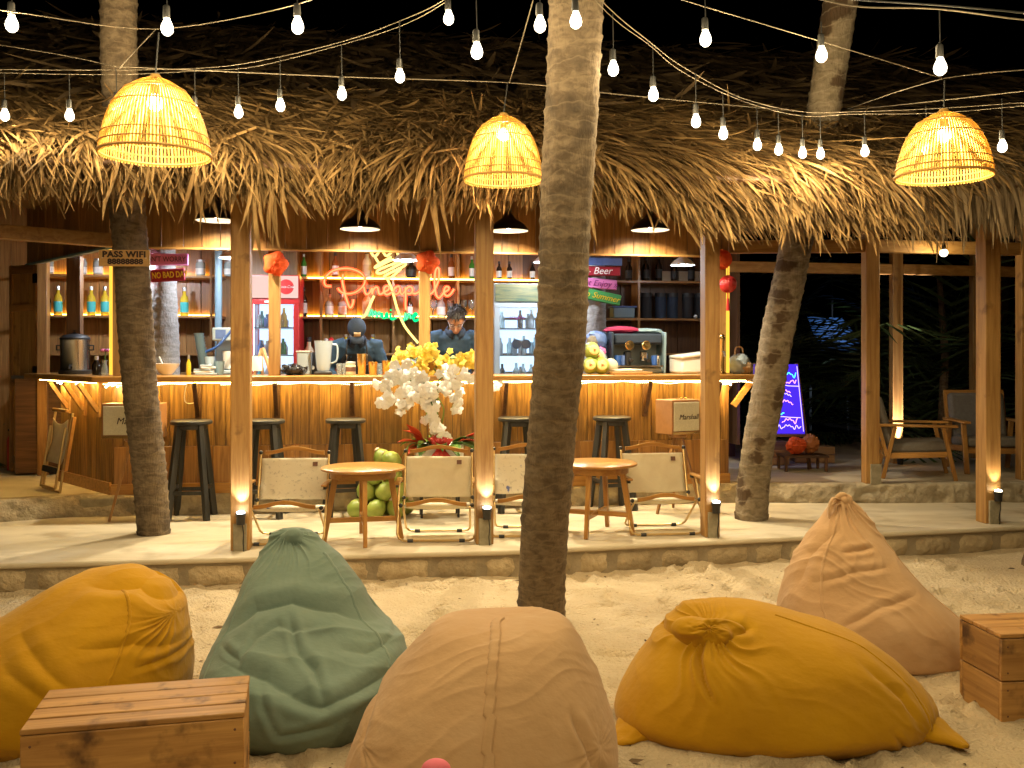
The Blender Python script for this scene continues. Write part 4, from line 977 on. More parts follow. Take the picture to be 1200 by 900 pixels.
        for _ in range(170):
            f_ = R(0, 2*pi); a = R(.05, 1.45)
            if -sin(f_) > .25 and a < .62: a = R(.62, 1.4)
            c0 = V((.083*cos(a)*cos(f_), .016+.105*cos(a)*sin(f_), .034+.103*sin(a)))*1.0; nn = (c0-V((0, .016, .034))).normalized()
            tg = V((-cos(f_)*.4, -1, -.15)) if R(0, 1) < .7 else V((cos(f_), sin(f_), -.7)); tg = (tg-nn*tg.dot(nn)).normalized()
            hr.tube([c0*1.02, c0+nn*.013+tg*.018, c0+nn*R(.012, .022)+tg*R(.032, .05)], [.008, .006, .0015], 5, caps=False)
        hr.xf(mt).o('hair', 'hair', g)
        ew = M()
        for sx in (-1, 1):
            ew.tube([(sx*.034+.021*cos(q), -.1, .018+.017*sin(q)) for q in np.linspace(0, 2*pi, 14)], .0022, 5)
            ew.tube([(sx*.055, -.098, .022), (sx*.08, -.02, .02), (sx*.082, .03, .012)], .002, 5)
        ew.tube([(-.013, -.102, .02), (.013, -.102, .02)], .002, 5).xf(mt).o('glasses', 'ccap', g)
    g.scale = (k, k, k)
    eb = M()
    for sx in (-1, 1): eb.tube([(sx*.016, -.093, .038), (sx*.034, -.096, .044), (sx*.055, -.083, .038)], [.003, .005, .002], 6)
    eb.xf(mt).o('eyebrow', 'hair', g)
    ey = M()
    for sx in (-1, 1): ey.tube([(sx*.020, -.0925, .018), (sx*.034, -.0955, .014), (sx*.050, -.086, .017)], [.002, .004, .002], 6)
    ey.xf(mt).o('eyelid', 'hair', g)
    la = radians(20 if capped else 16)                      # the whole upper body leans over the work
    def bend(o_):
        if o_.type == 'MESH':
            for v in o_.data.vertices:
                a = la*smstep(.86, 1.10, v.co.z); y, z = v.co.y, v.co.z-.92
                v.co.y = y*cos(a)-z*sin(a); v.co.z = .92+y*sin(a)+z*cos(a)
        for ch in o_.children: bend(ch)
    bend(g)
    return g
person('person in a navy cap with beige patch and black apron, head bowed behind the counter', sof(419, 1.0), .98, 1.60, True)
person('person with short dark hair and open dark collar looking down behind the yellow flowers', sof(531, 1.05), 1.0, 1.69, False)
# ================================================================== THINGS ON THE COUNTER
def on(name, label, cat, px, t, rz=0, group=None, z=ZC):
    return bthing(name, label, cat, sof(px, t), t, z+.001, rz, group)
p = bst(atY(88, 438, 8.55)); g = bthing('drinks_urn', 'shiny stainless steel urn with black lid on the left counter wing', 'urn', p[0], p[1], ZC+.001)
M().lathe([(.135, 0), (.14, .01), (.14, .035), (.128, .04)], 28).o('base', 'black', g); M().lathe([(.125, .04), (.125, .30), (.128, .305), (.128, .315)], 28).o('tank', 'steel', g)
M().lathe([(.13, .315), (.13, .33), (.10, .355), (.03, .368), (.02, .39), (.028, .40), (0, .405)], 28).o('lid', 'black', g)
M().tube([(0, -.125, .08), (0, -.17, .08), (0, -.175, .05)], .012, 8).o('tap', 'black', g)
for sx in (-1, 1): M().tube([(sx*.125, 0, .22), (sx*.16, 0, .22), (sx*.16, 0, .26), (sx*.125, 0, .26)], .008, 6).o('handle', 'black', g)
p = bst(atY(113, 438, 8.2)); g = bthing('sauce_bottle', 'small dark sauce bottle with white cap beside the urn', 'bottle', p[0], p[1], ZC+.001)
M().lathe([(.035, 0), (.037, .01), (.037, .09), (.018, .12), (.016, .15), (0, .152)], 12).o('glass', 'bdark', g); M().lathe([(.019, .13), (.019, .165), (0, .166)], 12).o('cap', 'white', g)
p = bst(atY(122, 438, 8.15)); g = bthing('flower_vase', 'little glass vase with a violet flower by the yellow corner post', 'vase', p[0], p[1], ZC+.001)
M().lathe([(.03, 0), (.035, .05), (.02, .1), (.028, .13)], 14).o('vase', 'glass', g); M().tube([(0, 0, .05), (.01, 0, .2)], .004, 5).o('stem', 'leaf', g)
for k in range(6): M().ball((.01+.025*cos(k*1.05), .025*sin(k*1.05), .215), .022, 8, 6, (1, 1, .6)).o('petal', 'inkpurple' if k % 2 else 'signpink', g)
g = on('mixing_bowl', 'white bowl with a spoon beside the left palm trunk', 'bowl', 195, .3)
M().lathe([(.045, 0), (.05, .008), (.10, .075), (.112, .10), (.106, .10), (.09, .07), (.04, .015), (0, .012)], 24).o('bowl', 'white', g); M().beam((.0, 0, .03), (-.06, 0, .16), .02, .008).o('spoon', 'white', g)
g = on('oil_bottle', 'slim yellow oil bottle right of the white bowl', 'bottle', 221, .25)
M().lathe([(.02, 0), (.021, .1), (.009, .13), (.009, .16), (0, .162)], 12).o('glass', 'byellow', g); M().lathe([(.011, .14), (.011, .175), (0, .176)], 10).o('cap', 'ccap', g)
g = on('napkin_pile', 'pile of white napkins and lids left of the front post', 'napkins', 241, .2)
for k in range(5): M().box((R(-.02, .02), R(-.01, .01), .012+.018*k), (.18-.02*k, .12, .015), R(-.3, .3)).o('napkin', 'white' if k % 2 else 'frost', g, bev=.003)
g = on('cup_stack', 'tall leaning stack of grey paper cups beside the sealing machine', 'cups', 240, .75, 0)
for k in range(14): M().lathe([(.036, 0), (.047, .035), (.048, .037)], 16, (-.004*k, 0, .026*k)).o('cup', 'greyblue', g)
g = on('sealing_machine', 'white and blue cup sealing machine with a blue handle', 'machine', 268, .62)
M().box((0, 0, .02), (.24, .26, .04)).box((0, .09, .2), (.24, .08, .4)).box((0, 0, .36), (.25, .26, .12)).o('body', 'frost', g, bev=.012)
M().box((-.05, -.132, .36), (.09, .004, .08)).o('panel', 'signblue', g); M().lathe([(.05, .05), (.055, .2), (.057, .21), (0, .21)], 16).o('cup', 'white', g)
M().tube(smooth_path([(.1, -.05, .36), (.13, -.13, .42), (.10, -.2, .44), (-.05, -.24, .26), (-.16, -.24, .2)], 5), .012, 8).o('handle', 'blueplastic', g)
for px, lab, h_ in ((246, 'white plastic tumbler in front of the cup stack', .16), (257, 'grey plastic tumbler in front of the sealing machine', .12), (278, 'white plastic tumbler touching the left front post', .18)):
    tag(M().lathe([(.034, 0), (.046, h_), (.043, h_), (.032, .006), (0, .006)], 18).o('tumbler', 'frost' if px != 257 else 'greyblue', None, bw(sof(px, .3), .3, ZC+.001)), lab, 'tumbler')
g = on('menu_stand', 'small wooden easel leaning behind the left front post', 'stand', 306, .25)
M().beam((-.06, 0, 0), (0, .03, .23), .02, .02).beam((.09, -.02, 0), (.01, .03, .235), .03, .02).beam((0, .09, 0), (0, .035, .23), .02, .02).o('frame', 'tan', g); M().box((-.04, .0, .1), (.10, .006, .13), 0, -.2).o('card', 'lwhite', g)
g = on('net_bundle', 'black crumpled net bundle on the counter beside the bar post', 'net', 345, .05)
m = M()
for k in range(26):
    c = V((R(-.07, .07), R(-.05, .05), R(.02, .075))); m.tube([c+V((.045*cos(q+k), .03*sin(q*2+k), .028*sin(q+k*2))) for q in np.linspace(0, 2*pi, 12)], .0055, 5)
m.ball((0, 0, .045), .06, 12, 8, (1.3, 1, .72)).o('net', 'black', g)
M().tube(smooth_path([(-.07, 0, .05), (-.15, -.02, .03), (-.2, -.03, .01)], 5), .006, 5).o('cord', 'cable', g)
g = on('plastic_tub', 'clear square tub of straws left of the blender jug', 'tub', 357, .35)
M().prism([(-.065, -.05), (.065, -.05), (.065, .05), (-.065, .05)], 0, .2).o('tub', 'frost', g, bev=.01); M().box((0, 0, .205), (.145, .115, .015)).o('rim', 'white', g, bev=.005)
g = on('blender_jug', 'tall clear blender jug left of the capped bartender', 'blender', 379, .25)
M().box((0, 0, .015), (.15, .15, .03)).o('base', 'black', g, bev=.01); M().lathe([(.05, .03), (.06, .06), (.08, .29), (.084, .3), (.08, .3), (.057, .065), (0, .05)], 20).o('jug', 'frost', g)
M().tube(smooth_path([(.075, 0, .27), (.12, 0, .25), (.115, 0, .13), (.065, 0, .1)], 5), .009, 6).o('handle', 'frost', g)
g = on('coffee_grinder', 'black coffee grinder behind the clear blender jug', 'grinder', 367, .45)
M().lathe([(.07, 0), (.075, .02), (.06, .12), (.05, .14), (.045, .2), (0, .2)], 16).o('housing', 'black', g); M().lathe([(.018, 0), (.018, .01), (0, .012)], 12).xf(Matrix.Translation((0, -.07, .06)) @ Matrix.Rotation(radians(80), 4, 'X')).o('dial', 'ccap', g)
for px, lab in ((398, 'small clear glass right of the blender jug'), (404, 'small clear glass before the capped bartender'), (445, 'small clear glass between two gold shakers'), (462, 'small clear glass left of the yellow flowers')):
    tag(M().lathe([(.026, 0), (.032, .1), (.030, .1), (.025, .008), (0, .008)], 14).o('drinking_glass', 'glass', None, bw(sof(px, .15), .15, ZC+.001)), lab, 'glass')
g = on('preserve_jar', 'jar with brown band and white lid in front of the capped bartender', 'jar', 411, .12)
M().lathe([(.04, 0), (.043, .01), (.043, .085), (.036, .095)], 18).o('jar', 'bcream', g); M().lathe([(.0437, .03), (.0437, .07)], 18).o('band', 'tag', g); M().lathe([(.04, .093), (.042, .096), (.042, .115), (0, .118)], 18).o('lid', 'white', g)
for px, h_, lab in ((424, .185, 'tallest gold cocktail shaker on the counter'), (437, .115, 'short gold cocktail tin right of the tall shaker'), (453, .125, 'gold cocktail tin half hidden by the yellow flowers')):
    tag(M().lathe([(.030, 0), (.032, .005), (.042, h_-.005), (.043, h_), (.039, h_), (.03, .01), (0, .01)], 20).o('cocktail_shaker', 'brass', None, bw(sof(px, .05), .05, ZC+.001)), lab, 'shaker')
# coconuts opened for drinking, in a stack
cc = (691, 707, 694, 706, 713); CL = ((-.052, .0, .082, 0), (.052, .0, .078, 0), (-.035, .02, .215, 1), (.04, .11, .16, 1), (.15, .05, .072, 0))
for k, (dx, dt, dz, up) in enumerate(CL):
    s0 = sof(698, .1)+dx; r_ = .076 if k < 3 else .07
    g = bthing('opened_coconut', ('opened coconut at the left of the stack base facing the camera', 'opened coconut at the right of the stack base facing the camera', 'opened coconut topmost of the stack on the counter', 'opened coconut behind the topmost one with pale top', 'pale husked coconut at the right of the stack')[k], 'coconut', s0, .1+dt, ZC+dz-.074, R(-.2, .2), 'coconuts stacked on the counter')
    M().ball((0, 0, .074), r_, 18, 12, (1, 1, 1.04)).o('husk', 'coconut' if k < 3 else 'canvas', g)
    if k < 4:
        m = M().lathe([(.046, 0), (.044, .008), (.03, .012)], 18).xf(Matrix.Translation((0, -r_*.88, .08)) @ Matrix.Rotation(radians(82), 4, 'X')); m.o('cut_face', 'flesh', g)
        M().lathe([(.03, .0), (.012, .014), (0, .016)], 3).xf(Matrix.Translation((0, -r_*.88-.004, .08)) @ Matrix.Rotation(radians(82), 4, 'X')).o('opening', 'husk', g)
g = on('wrapped_bundle', 'crumpled blue, grey and pink plastic bundle behind the coconut stack', 'bag', 699, .5)
def crumple(c, r, e, seed, a=.25, n=26, m_=18):
    vs, fs = _ball(V((0,0,0)), 1, n, m_, (1, 1, 1)); out = []
    for v in vs:
        q = 1+a*(ridged(v[0]*2.2+seed, v[1]*2.2, v[2]*2.2)-.5)*.7+a*.3*N(v[0]*5, v[1]*5+seed, v[2]*5)
        out.append((c[0]+v[0]*r*e[0]*q, c[1]+v[1]*r*e[1]*q, c[2]+v[2]*r*e[2]*q))
    return M().add(out, fs)
crumple((0, 0, .12), .12, (.9, .7, 1), 2).o('wrapping', 'frost', g); crumple((-.01, -.03, .2), .085, (1.1, .7, .7), 5).o('wrapping', 'signpink', g); crumple((.0, 0, .31), .10, (1, .8, .9), 8).o('wrapping', 'signblue', g); crumple((-.05, -.05, .3), .055, (1, .8, 1), 11).o('wrapping', 'greycloth', g)
g = on('cutting_board', 'wooden tray with a crumpled napkin in front of the coffee machine', 'tray', 738, .05)
M().box((0, 0, .012), (.36, .24, .024)).o('board', 'oak_x', g, bev=.005); crumple((-.02, 0, .035), .13, (1.1, .7, .12), 4).o('napkin', 'canvas', g)
g = on('espresso_machine', 'grey two-group espresso machine with gold dials on the counter', 'coffee machine', 744, .5)
M().box((0, .1, .03), (.5, .36, .06)).box((0, .19, .2), (.5, .16, .3)).o('body', 'frgrey', g, bev=.015); M().box((0, .02, .325), (.46, .32, .10)).o('hood', 'navy', g, bev=.02)
M().box((.255, .05, .2), (.02, .4, .4), 0, .06).o('side_panel', 'greyblue', g, bev=.008); M().box((-.255, .05, .2), (.02, .4, .4), 0, .06).o('side_panel', 'navy', g, bev=.008)
M().box((0, -.06, .07), (.46, .2, .015)).o('drip_tray', 'steel', g)
for dx in (-.09, .07):
    M().lathe([(.04, 0), (.045, .01), (.035, .02), (0, .022)], 18).xf(Matrix.Translation((dx, -.14, .265)) @ Matrix.Rotation(radians(90), 4, 'X')).o('dial', 'brass', g)
    M().lathe([(.035, .12), (.04, .13), (.04, .2), (.03, .21)], 14, (dx, -.06, 0)).o('group_head', 'steel', g); M().tube([(dx, -.09, .14), (dx, -.22, .12)], [.014, .017], 8).o('handle', 'black', g)
for dx, c_ in ((-.19, 'blueplastic'), (-.13, 'signblue'), (.17, 'blueplastic'), (.2, 'steel')): M().lathe([(.03, .078), (.033, .16), (.03, .17), (0, .17)], 12, (dx, -.08, 0)).o('milk_jug', c_, g)
M().lathe([(.03, .078), (.03, .2), (0, .2)], 12, (-.1, -.12, 0)).o('tamper', 'black', g)
tag(crumple((0, 0, .0), .17, (1.0, .6, .22), 3).o('folded_towel', 'maroon', None, bw(sof(728, .52), .52, ZC+.41)), 'maroon towel folded on top of the coffee machine', 'towel')
tag(crumple((0, 0, .0), .15, (1.1, .6, .2), 9).o('folded_towel', 'greyblue', None, bw(sof(756, .52), .52, ZC+.40)), 'grey towel draped on the right top of the coffee machine', 'towel')
g = on('cool_box', 'white cool box with slanting lid at the right end of the counter', 'cool box', 812, .38, .1)
M().prism([(-.17, -.13), (.17, -.13), (.19, .13), (-.19, .13)], 0, .15).o('box', 'white', g, bev=.02); M().box((0, 0, .175), (.38, .29, .035), 0, 0, -.12).o('lid', 'white', g, bev=.012); M().tube([(.02, -.16, .02), (.14, -.17, .14)], .006, 6).o('strap', 'navy', g)
M().beam((.1, 0, .19), (.15, .05, .33), .05, .03).o('handle', 'navy', g)
g = on('tap_tower', 'tall gold drinks tap tower beside the right yellow post', 'tap', 846, -.06)
M().lathe([(.04, 0), (.04, .015), (.022, .03), (.022, .30), (.03, .31), (.03, .34), (.02, .36), (0, .37)], 18).o('column', 'brass', g); M().tube([(0, -.02, .2), (0, -.07, .2), (0, -.08, .16)], .010, 8).o('tap', 'steel', g)
g = on('shopping_bag', 'pale blue and tan soft bag at the far right end of the counter', 'bag', 866, .1)
crumple((0, 0, .09), .1, (1, .8, .95), 7).o('bag', 'frost', g); crumple((.05, -.02, .06), .07, (1, .8, .9), 12).o('flap', 'tan', g); M().tube(smooth_path([(-.04, 0, .16), (-.03, 0, .24), (.03, 0, .24), (.04, 0, .16)], 5), .007, 6).o('strap', 'tan', g)
# ================================================================== BOARDS WITH WRITING
def board(px0, px1, py0, py1, t, tilt, mat, label, txt=None, tmat='ink', size=.06, shear=0., wx=1., bold=0., dt=.02, name='sign_board', dx=0, cat='sign'):
    a, b = sof(px0, t), sof(px1, t); c = (px0+px1)/2; z0, z1 = zof(c, py1, t), zof(c, py0, t)
    g = bthing(name, label, cat, (a+b)/2, t, (z0+z1)/2); g.rotation_euler = (0, -tilt, TH)
    M().box((0, 0, 0), (b-a, dt, z1-z0)).o('board', mat, g, bev=.012 if mat != 'signwood' else .003)
    if txt: text('lettering', txt, size, tmat, g, (dx, -dt/2-.001, 0), (radians(90), 0, 0), shear=shear, wx=wx, bold=bold)
    return g
p = atY(146, 302.5, 6.52); g = thing('sign_board', 'small wooden wifi password board nailed to the left palm trunk', 'sign', p, radians(4))
w_ = 58*6.52/FPX; h_ = 19*6.52/FPX
M().box((0, 0, 0), (w_, .018, h_)).o('board', 'signwood', g, bev=.003)
text('lettering', 'PASS WIFI', .056, 'ink', g, (0, -.0105, .024), (radians(90), 0, 0), wx=1.12, space=1.08, bold=.0026); text('lettering', '88888888', .050, 'ink', g, (.008, -.0105, -.026), (radians(90), 0, 0), wx=1.15, space=1.05, bold=.0026)
for sx in (-.43, .43): M().ball((sx*w_, -.011, 0), .004, 8, 6).o('nail', 'ccap', g)
board(142, 221, 297, 311, .9, .01, 'signpink', 'pink board reading dont worry on the grey trunk', "DON'T WORRY", 'ink', .068, dx=.078, wx=.82)
board(140, 217, 316, 331, .895, .07, 'signred', 'dark red board with yellow words no bad day on the grey trunk', 'NO BAD DAY', 'inkyellow', .078, dx=.155, wx=.66, bold=.0022)
board(655, 729, 301, 311, 1.10, 0, 'signblue', 'blank blue board, topmost of the four on the right inner trunk')
board(650, 727, 312, 323, 1.10, .0, 'signred', 'dark red board with white script on the right inner trunk', '- Beer', 'inkwhite', .10, .3, dx=.12)
board(650, 723, 325, 337, 1.10, -.08, 'signpink', 'pink board with purple script, third down on the right inner trunk', 'Sweet Enjoy »', 'inkpurple', .085, .3, dx=.08)
board(652, 728, 338, 351, 1.10, -.20, 'signgreen', 'green board tilted down with yellow script on the right inner trunk', 'Hello Summer', 'inkyellow', .085, .3, dx=.07)
# ---- orange tissue flowers and red lanterns
def rosette(px, py, r, label, t=-.06, lob=5, mat='orange', name='paper_flower', cat='decoration', flat=.6):
    p = bst(col(px, t, 0)); z = zof(px, py, t); m = M(); P = []
    for i in range(25):
        a = -pi/2+pi*i/24; row = []
        for j in range(72):
            f_ = 2*pi*j/72; q = 1+.05*(j % 2)+(.10*cos(lob*f_)*cos(a)**2 if lob else 0)+(.06*ridged(f_*3, a*3) if lob else 0)+.05*N(f_*2, a*2, px)
            row.append((r*q*cos(a)*cos(f_), r*q*cos(a)*sin(f_), r*q*sin(a)))
        P.append(row)
    m.grid(P, closed=True)
    if lob: m.xf(Matrix.Scale(flat, 4, (0, 1, 0)) @ Matrix.Rotation(radians(90), 4, 'X'))
    g = bthing(name, label, cat, p[0], p[1], z); m.o('paper', mat, g, smooth=60); M().ball((0, -r*(flat if lob else 1)-.002, 0), r*.16, 8, 6).o('centre', mat, g) if lob else M().lathe([(.012, r*.97), (.014, r*1.1), (0, r*1.1)], 10).o('cap', 'brass', g)
    return g
rosette(323, 309, .095, 'orange tissue flower on the left bar post')
rosette(501, 307, .092, 'orange tissue flower on the bar post under the middle pendant')
l1 = rosette(846, 304, .085, 'upper orange paper lantern behind the slim right front post', t=-.1, lob=0, name='paper_lantern', cat='lantern')
l2 = rosette(853, 333, .075, 'lower red paper lantern with a tassel at the right bar corner', t=-.05, lob=0, mat='redpaint', name='paper_lantern', cat='lantern')
M().tube([(0, 0, -.07), (0, 0, -.13)], .006, 6).tube([(0, 0, -.13), (0, 0, -.24)], [.012, .018], 8).o('tassel', 'redcloth', l2)
for l_ in (l1, l2): M().tube([(0, 0, .08), (0, 0, .18)], .003, 5).o('cord', 'cable', l_)
# ================================================================== FURNITURE ON THE PLATFORM
def stool(label, X, Y, H=.83, rz=0, z=ZP, src=None):
    if src:
        g = copy_tree(src); g.location = (X, Y, z); g.rotation_euler = (0, 0, rz); g['label'] = label; return g
    g = thing('bar_stool', label, 'bar stool', (X, Y, z), rz, 'black bar stools along the counter')
    M().lathe([(.0, H-.035), (.155, H-.035), (.165, H-.028), (.165, H-.008), (.155, H), (0, H+.002)], 28).o('seat', 'black_wood', g)
    for k in range(4):
        a = pi/4+k*pi/2; ca, sa = cos(a), sin(a)
        M().beam((.115*ca, .115*sa, H-.034), (.215*ca, .215*sa, 0), .05, .04, up=(-sa, ca, 0)).o('leg', 'black_wood', g, bev=.004)
    f_ = .115+.10*(H-.24)/H
    for k in range(4):
        a, b = pi/4+k*pi/2, pi/4+(k+1)*pi/2
        M().beam((f_*cos(a), f_*sin(a), .22+.03*(k % 2)), (f_*cos(b), f_*sin(b), .22+.03*(k % 2)), .022, .03).o('rung', 'black_wood', g, bev=.003)
    M().lathe([(.12, H-.075), (.125, H-.07), (.125, H-.036)], 20).o('apron', 'black_wood', g)
    return g
p = gnd(227, 602, ZP); st0 = stool('leftmost black bar stool, in full view right of the left palm trunk', p.x+.05, 7.66, .80, .12)
for px, Y, rz, lab in ((310, 7.74, .05, 'black bar stool half hidden behind the left front post'), (405, 7.82, .3, 'black bar stool behind the left round table'), (606, 8.02, .1, 'black bar stool half hidden by the sandy palm trunk'), (717, 8.12, .25, 'black bar stool behind the right round table')):
    stool(lab, (px-600)/FPX*Y, Y, rz=rz, src=st0)
def rtable(label, X, Y, rz):
    g = thing('round_table', label, 'table', (X, Y, ZP), rz, 'round wooden tables on the platform'); H = .53
    M().lathe([(0, H-.025), (.285, H-.025), (.30, H-.018), (.30, H-.006), (.292, H), (0, H)], 40).o('tabletop', 'honey_x', g)
    M().lathe([(.20, H-.075), (.235, H-.075), (.235, H-.026), (.20, H-.026)], 32).o('apron', 'honey_x', g)
    for k in range(4):
        a = k*pi/2; ca, sa = cos(a), sin(a)
        M().beam((.19*ca, .19*sa, H-.027), (.275*ca, .275*sa, 0), .045, .036, up=(-sa, ca, 0), w2=.034, h2=.028).o('leg', 'honey_z', g, bev=.004)
    M().beam((-.245, 0, .15), (.245, 0, .15), .025, .035).o('stretcher', 'honey_x', g, bev=.003); M().beam((0, -.245, .151), (0, -.0126, .151), .025, .035).beam((0, .0126, .151), (0, .245, .151), .025, .035).o('stretcher', 'honey_y', g, bev=.003)
    return g
rtable('round wooden side table between the two left folding chairs', (425-600)/FPX*6.72, 6.74, radians(12))
rtable('round wooden side table half hidden by the sandy palm trunk', (700-600)/FPX*7.0, 7.02, radians(-22))
MT['mapcanvas'] = MAT('printed_map_canvas', (.80,.74,.60), (.33,.29,.24), scale=(34,34,40), rough=.9, lo=.56, hi=.78, detail=8, c3=(.16,.19,.44), s3=16., c3lo=.66, c3hi=.72, transl=.2)
def fchair(label, X, Y, rz, cloth, seed):
    g = thing('folding_chair', label, 'folding chair', (X, Y, ZP), rz, 'folding camp chairs on the platform'); W = .25
    def arch(y, z, hw, name):
        pts = [(hw*q, y, z + .033*(cos(q*pi)*.5+.5) if abs(q) < 1 else z) for q in np.linspace(-1, 1, 21)]
        m = M(); P = [[(x_, y_-.011, z_+.013-.004*0), (x_, y_+.011, z_+.013), (x_, y_+.011, z_-.015), (x_, y_-.011, z_-.015)] for x_, y_, z_ in pts]
        m.grid([r_+[r_[0]] for r_ in P]); m.f += [(0, 1, 2, 3), (len(m.v)-2, len(m.v)-3, len(m.v)-4, len(m.v)-5)]; m.o(name, 'honey_x', g, bev=.004)
    arch(.205, .605, .215, 'top_bar'); arch(-.17, .262, .215, 'seat_bar')
    def sheet(y0, z0, y1, z1, sag, nm, nx=17, nz=14):
        P = []
        for i in range(nz+1):
            v_ = i/nz; row = []
            for j in range(nx+1):
                u_ = j/nx*2-1; f_ = .010*ridged(u_*1.2+seed, v_*4.5+seed)+.004*N(u_*6, v_*9+seed)
                y_ = y0+(y1-y0)*v_ + sag*sin(v_*pi)*(1-.25*u_*u_) + f_
                z_ = z0+(z1-z0)*v_ + .006*N(u_*3, seed)*v_
                row.append((u_*W*.96, y_, z_))
            P.append(row)
        return M().grid(P).o(nm, cloth, g, solid=.006, smooth=180)
    sheet(.20, .565, .10, .275, .022, 'back_cloth')
    P = [[(x_, -.165+.30*v_, .255-.035*sin(v_*pi)*(1-.3*(x_/W)**2)-.03*v_) for x_ in np.linspace(-W*.94, W*.94, 12)] for v_ in np.linspace(0, 1, 10)]
    M().grid(P).o('seat_cloth', cloth, g, solid=.006, smooth=180)
    M().box((.155, .168, .525), (.036, .004, .032), 0, -.33).o('leather_tag', 'tag', g)
    r = .0085
    for sx in (-1, 1):                                       # back uprights and armrests
        M().tube([(sx*W, .215, .62), (sx*W, .10, .26), (sx*W, .06, .20)], r, 8).o('back_tube', 'gold_tube', g)
        M().box((sx*(W+.03), -.06, .415), (.042, .30, .018)).o('armrest', 'honey_y', g, bev=.006)
        M().box((sx*(W+.03), -.15, .395), (.02, .05, .022)).o('bracket', 'black', g); M().box((sx*(W+.028), .08, .395), (.02, .04, .022)).o('bracket', 'black', g)
        for q_ in ((sx*(W+.005), -.17, .255), (sx*W, .206, .607), (sx*(W+.005), .1, .27)): M().ball(q_, .0155, 8, 6).o('joint', 'black', g)
    def uframe(top, foot, x_, nm):
        q = .05; (yt, zt), (yf, zf) = top, foot; dv = V((0, yt-yf, zt-zf)).normalized()
        a = V((-x_, yf, zf)); b = V((x_, yf, zf))
        pts = [(-x_, yt, zt), tuple(a+dv*q*2), tuple(a+dv*q), tuple(a+dv*q*.3+V((q*.3, 0, 0))), tuple(a+V((q, 0, 0))), tuple(b-V((q, 0, 0))), tuple(b+dv*q*.3-V((q*.3, 0, 0))), tuple(b+dv*q), tuple(b+dv*q*2), (x_, yt, zt)]
        M().tube(pts, r, 8).o(nm, 'gold_tube', g)
        for sx in (-1, 1): M().tube([(sx*x_*.66-.02, yf, zf), (sx*x_*.66+.02, yf, zf)], .0125, 8).o('foot', 'black', g)
    uframe((-.02, .40), (-.22, .013), W+.028, 'front_frame'); uframe((-.16, .245), (.16, .0131), W-.012, 'rear_frame')
    return g
fchair('folding chair with map printed canvas beside the left front post', (340-600)/FPX*6.78, 6.76, radians(2), 'mapcanvas', 1.3)
fchair('cream folding chair in front of the white orchid pot', (513-600)/FPX*6.9, 6.88, radians(2), 'canvas', 4.1)
fchair('pale printed folding chair mostly hidden behind the sandy palm trunk', (617-600)/FPX*7.05, 7.04, radians(0), 'mapcanvas', 7.7)
fchair('cream folding chair with a sagging fold, rightmost beside the slim post', (773-600)/FPX*7.12, 7.12, radians(7), 'canvas', 9.2)
# ---- folded chair leaning on the slanting counter side
c = DD*.62; p = bw(c.x-.24, c.y-.17, ZF)
g = thing('folded_chair', 'folded camp chair with cream cloth leaning on the left side of the counter', 'folding chair', p, math.atan2(DD.y, DD.x)+TH-pi); g.rotation_euler = (radians(-9), 0, math.atan2(DD.y, DD.x)+TH+pi)
for sx in (-1, 1): M().tube([(sx*.21, 0, .0), (sx*.21, 0, .68)], .011, 8).o('frame_tube', 'gold_tube', g); M().tube([(sx*.18, -.03, .02), (sx*.18, -.03, .55)], .011, 8).o('frame_tube', 'gold_tube', g)
M().tube([(-.21, 0, .012), (.21, 0, .012)], .011, 8).tube([(-.18, -.03, .2), (.18, -.03, .2)], .011, 8).tube([(-.18, -.03, .03), (.18, -.03, .03)], .011, 8).o('cross_tube', 'gold_tube', g)
P = [[(x_, -.02+.02*sin(v_*pi)-.012*N(x_*6, v_*3), .24+.38*v_-.05*(1-(x_/.18)**2)*(v_ > .99)) for x_ in np.linspace(-.18, .18, 10)] for v_ in np.linspace(0, 1, 9)]
M().grid(P).o('back_cloth', 'canvas', g, solid=.006); M().box((.0, -.035, .69), (.34, .03, .03)).o('top_bar', 'honey_x', g, bev=.008); M().box((.0, -.034, .18), (.34, .03, .05)).o('strap', 'apron', g)
M().box((.26, .0, .42), (.03, .03, .46)).o('armrest', 'honey_z', g, bev=.006)
# ---- amplifiers on wooden tripods
def amp(label, p, W, H, D, rz, legs, logo):
    g = thing('speaker', label, 'speaker', p, rz)
    M().box((0, 0, H/2), (W, D, H)).o('cabinet', 'tanvinyl', g, bev=.008)
    M().box((0, -D/2-.004, H/2+.005), (W-.03, .012, H-.05)).o('grille', 'grill', g, bev=.004)
    M().box((0, -D/2-.003, .012), (W-.01, .01, .018)).o('trim', 'brass', g)
    text('lettering', 'Marshall', logo, 'ink', g, (.02, -D/2-.011, H/2), (radians(90), 0, 0), shear=.25)
    for k in range(3): M().lathe([(.012, 0), (.012, .012), (0, .014)], 10, (W*.1+k*.045-.05, -.02, H)).o('knob', 'brass', g)
    t = thing('tripod', legs[0], 'tripod', (p[0], p[1], legs[1]), rz); hh = p[2]-legs[1]
    M().lathe([(0, hh-.03), (.07, hh-.03), (.08, hh-.02), (.08, hh-.001), (0, hh-.001)], 16).o('head', 'red_x', t)
    for a in legs[2]: M().beam((.03*cos(a), .03*sin(a), hh-.03), (legs[3]*cos(a), legs[3]*sin(a), .0), .03, .026, w2=.022, h2=.02).o('leg', 'red_z', t, bev=.003)
    return g
pR = atY(794, 508, 7.95); amp('small tan amplifier with cream grille, turned, in front of the right counter', tuple(pR), .30, .29, .22, radians(30), ('wooden tripod carrying the right amplifier', ZP, (radians(-60), radians(60), radians(180)), .22), .062)
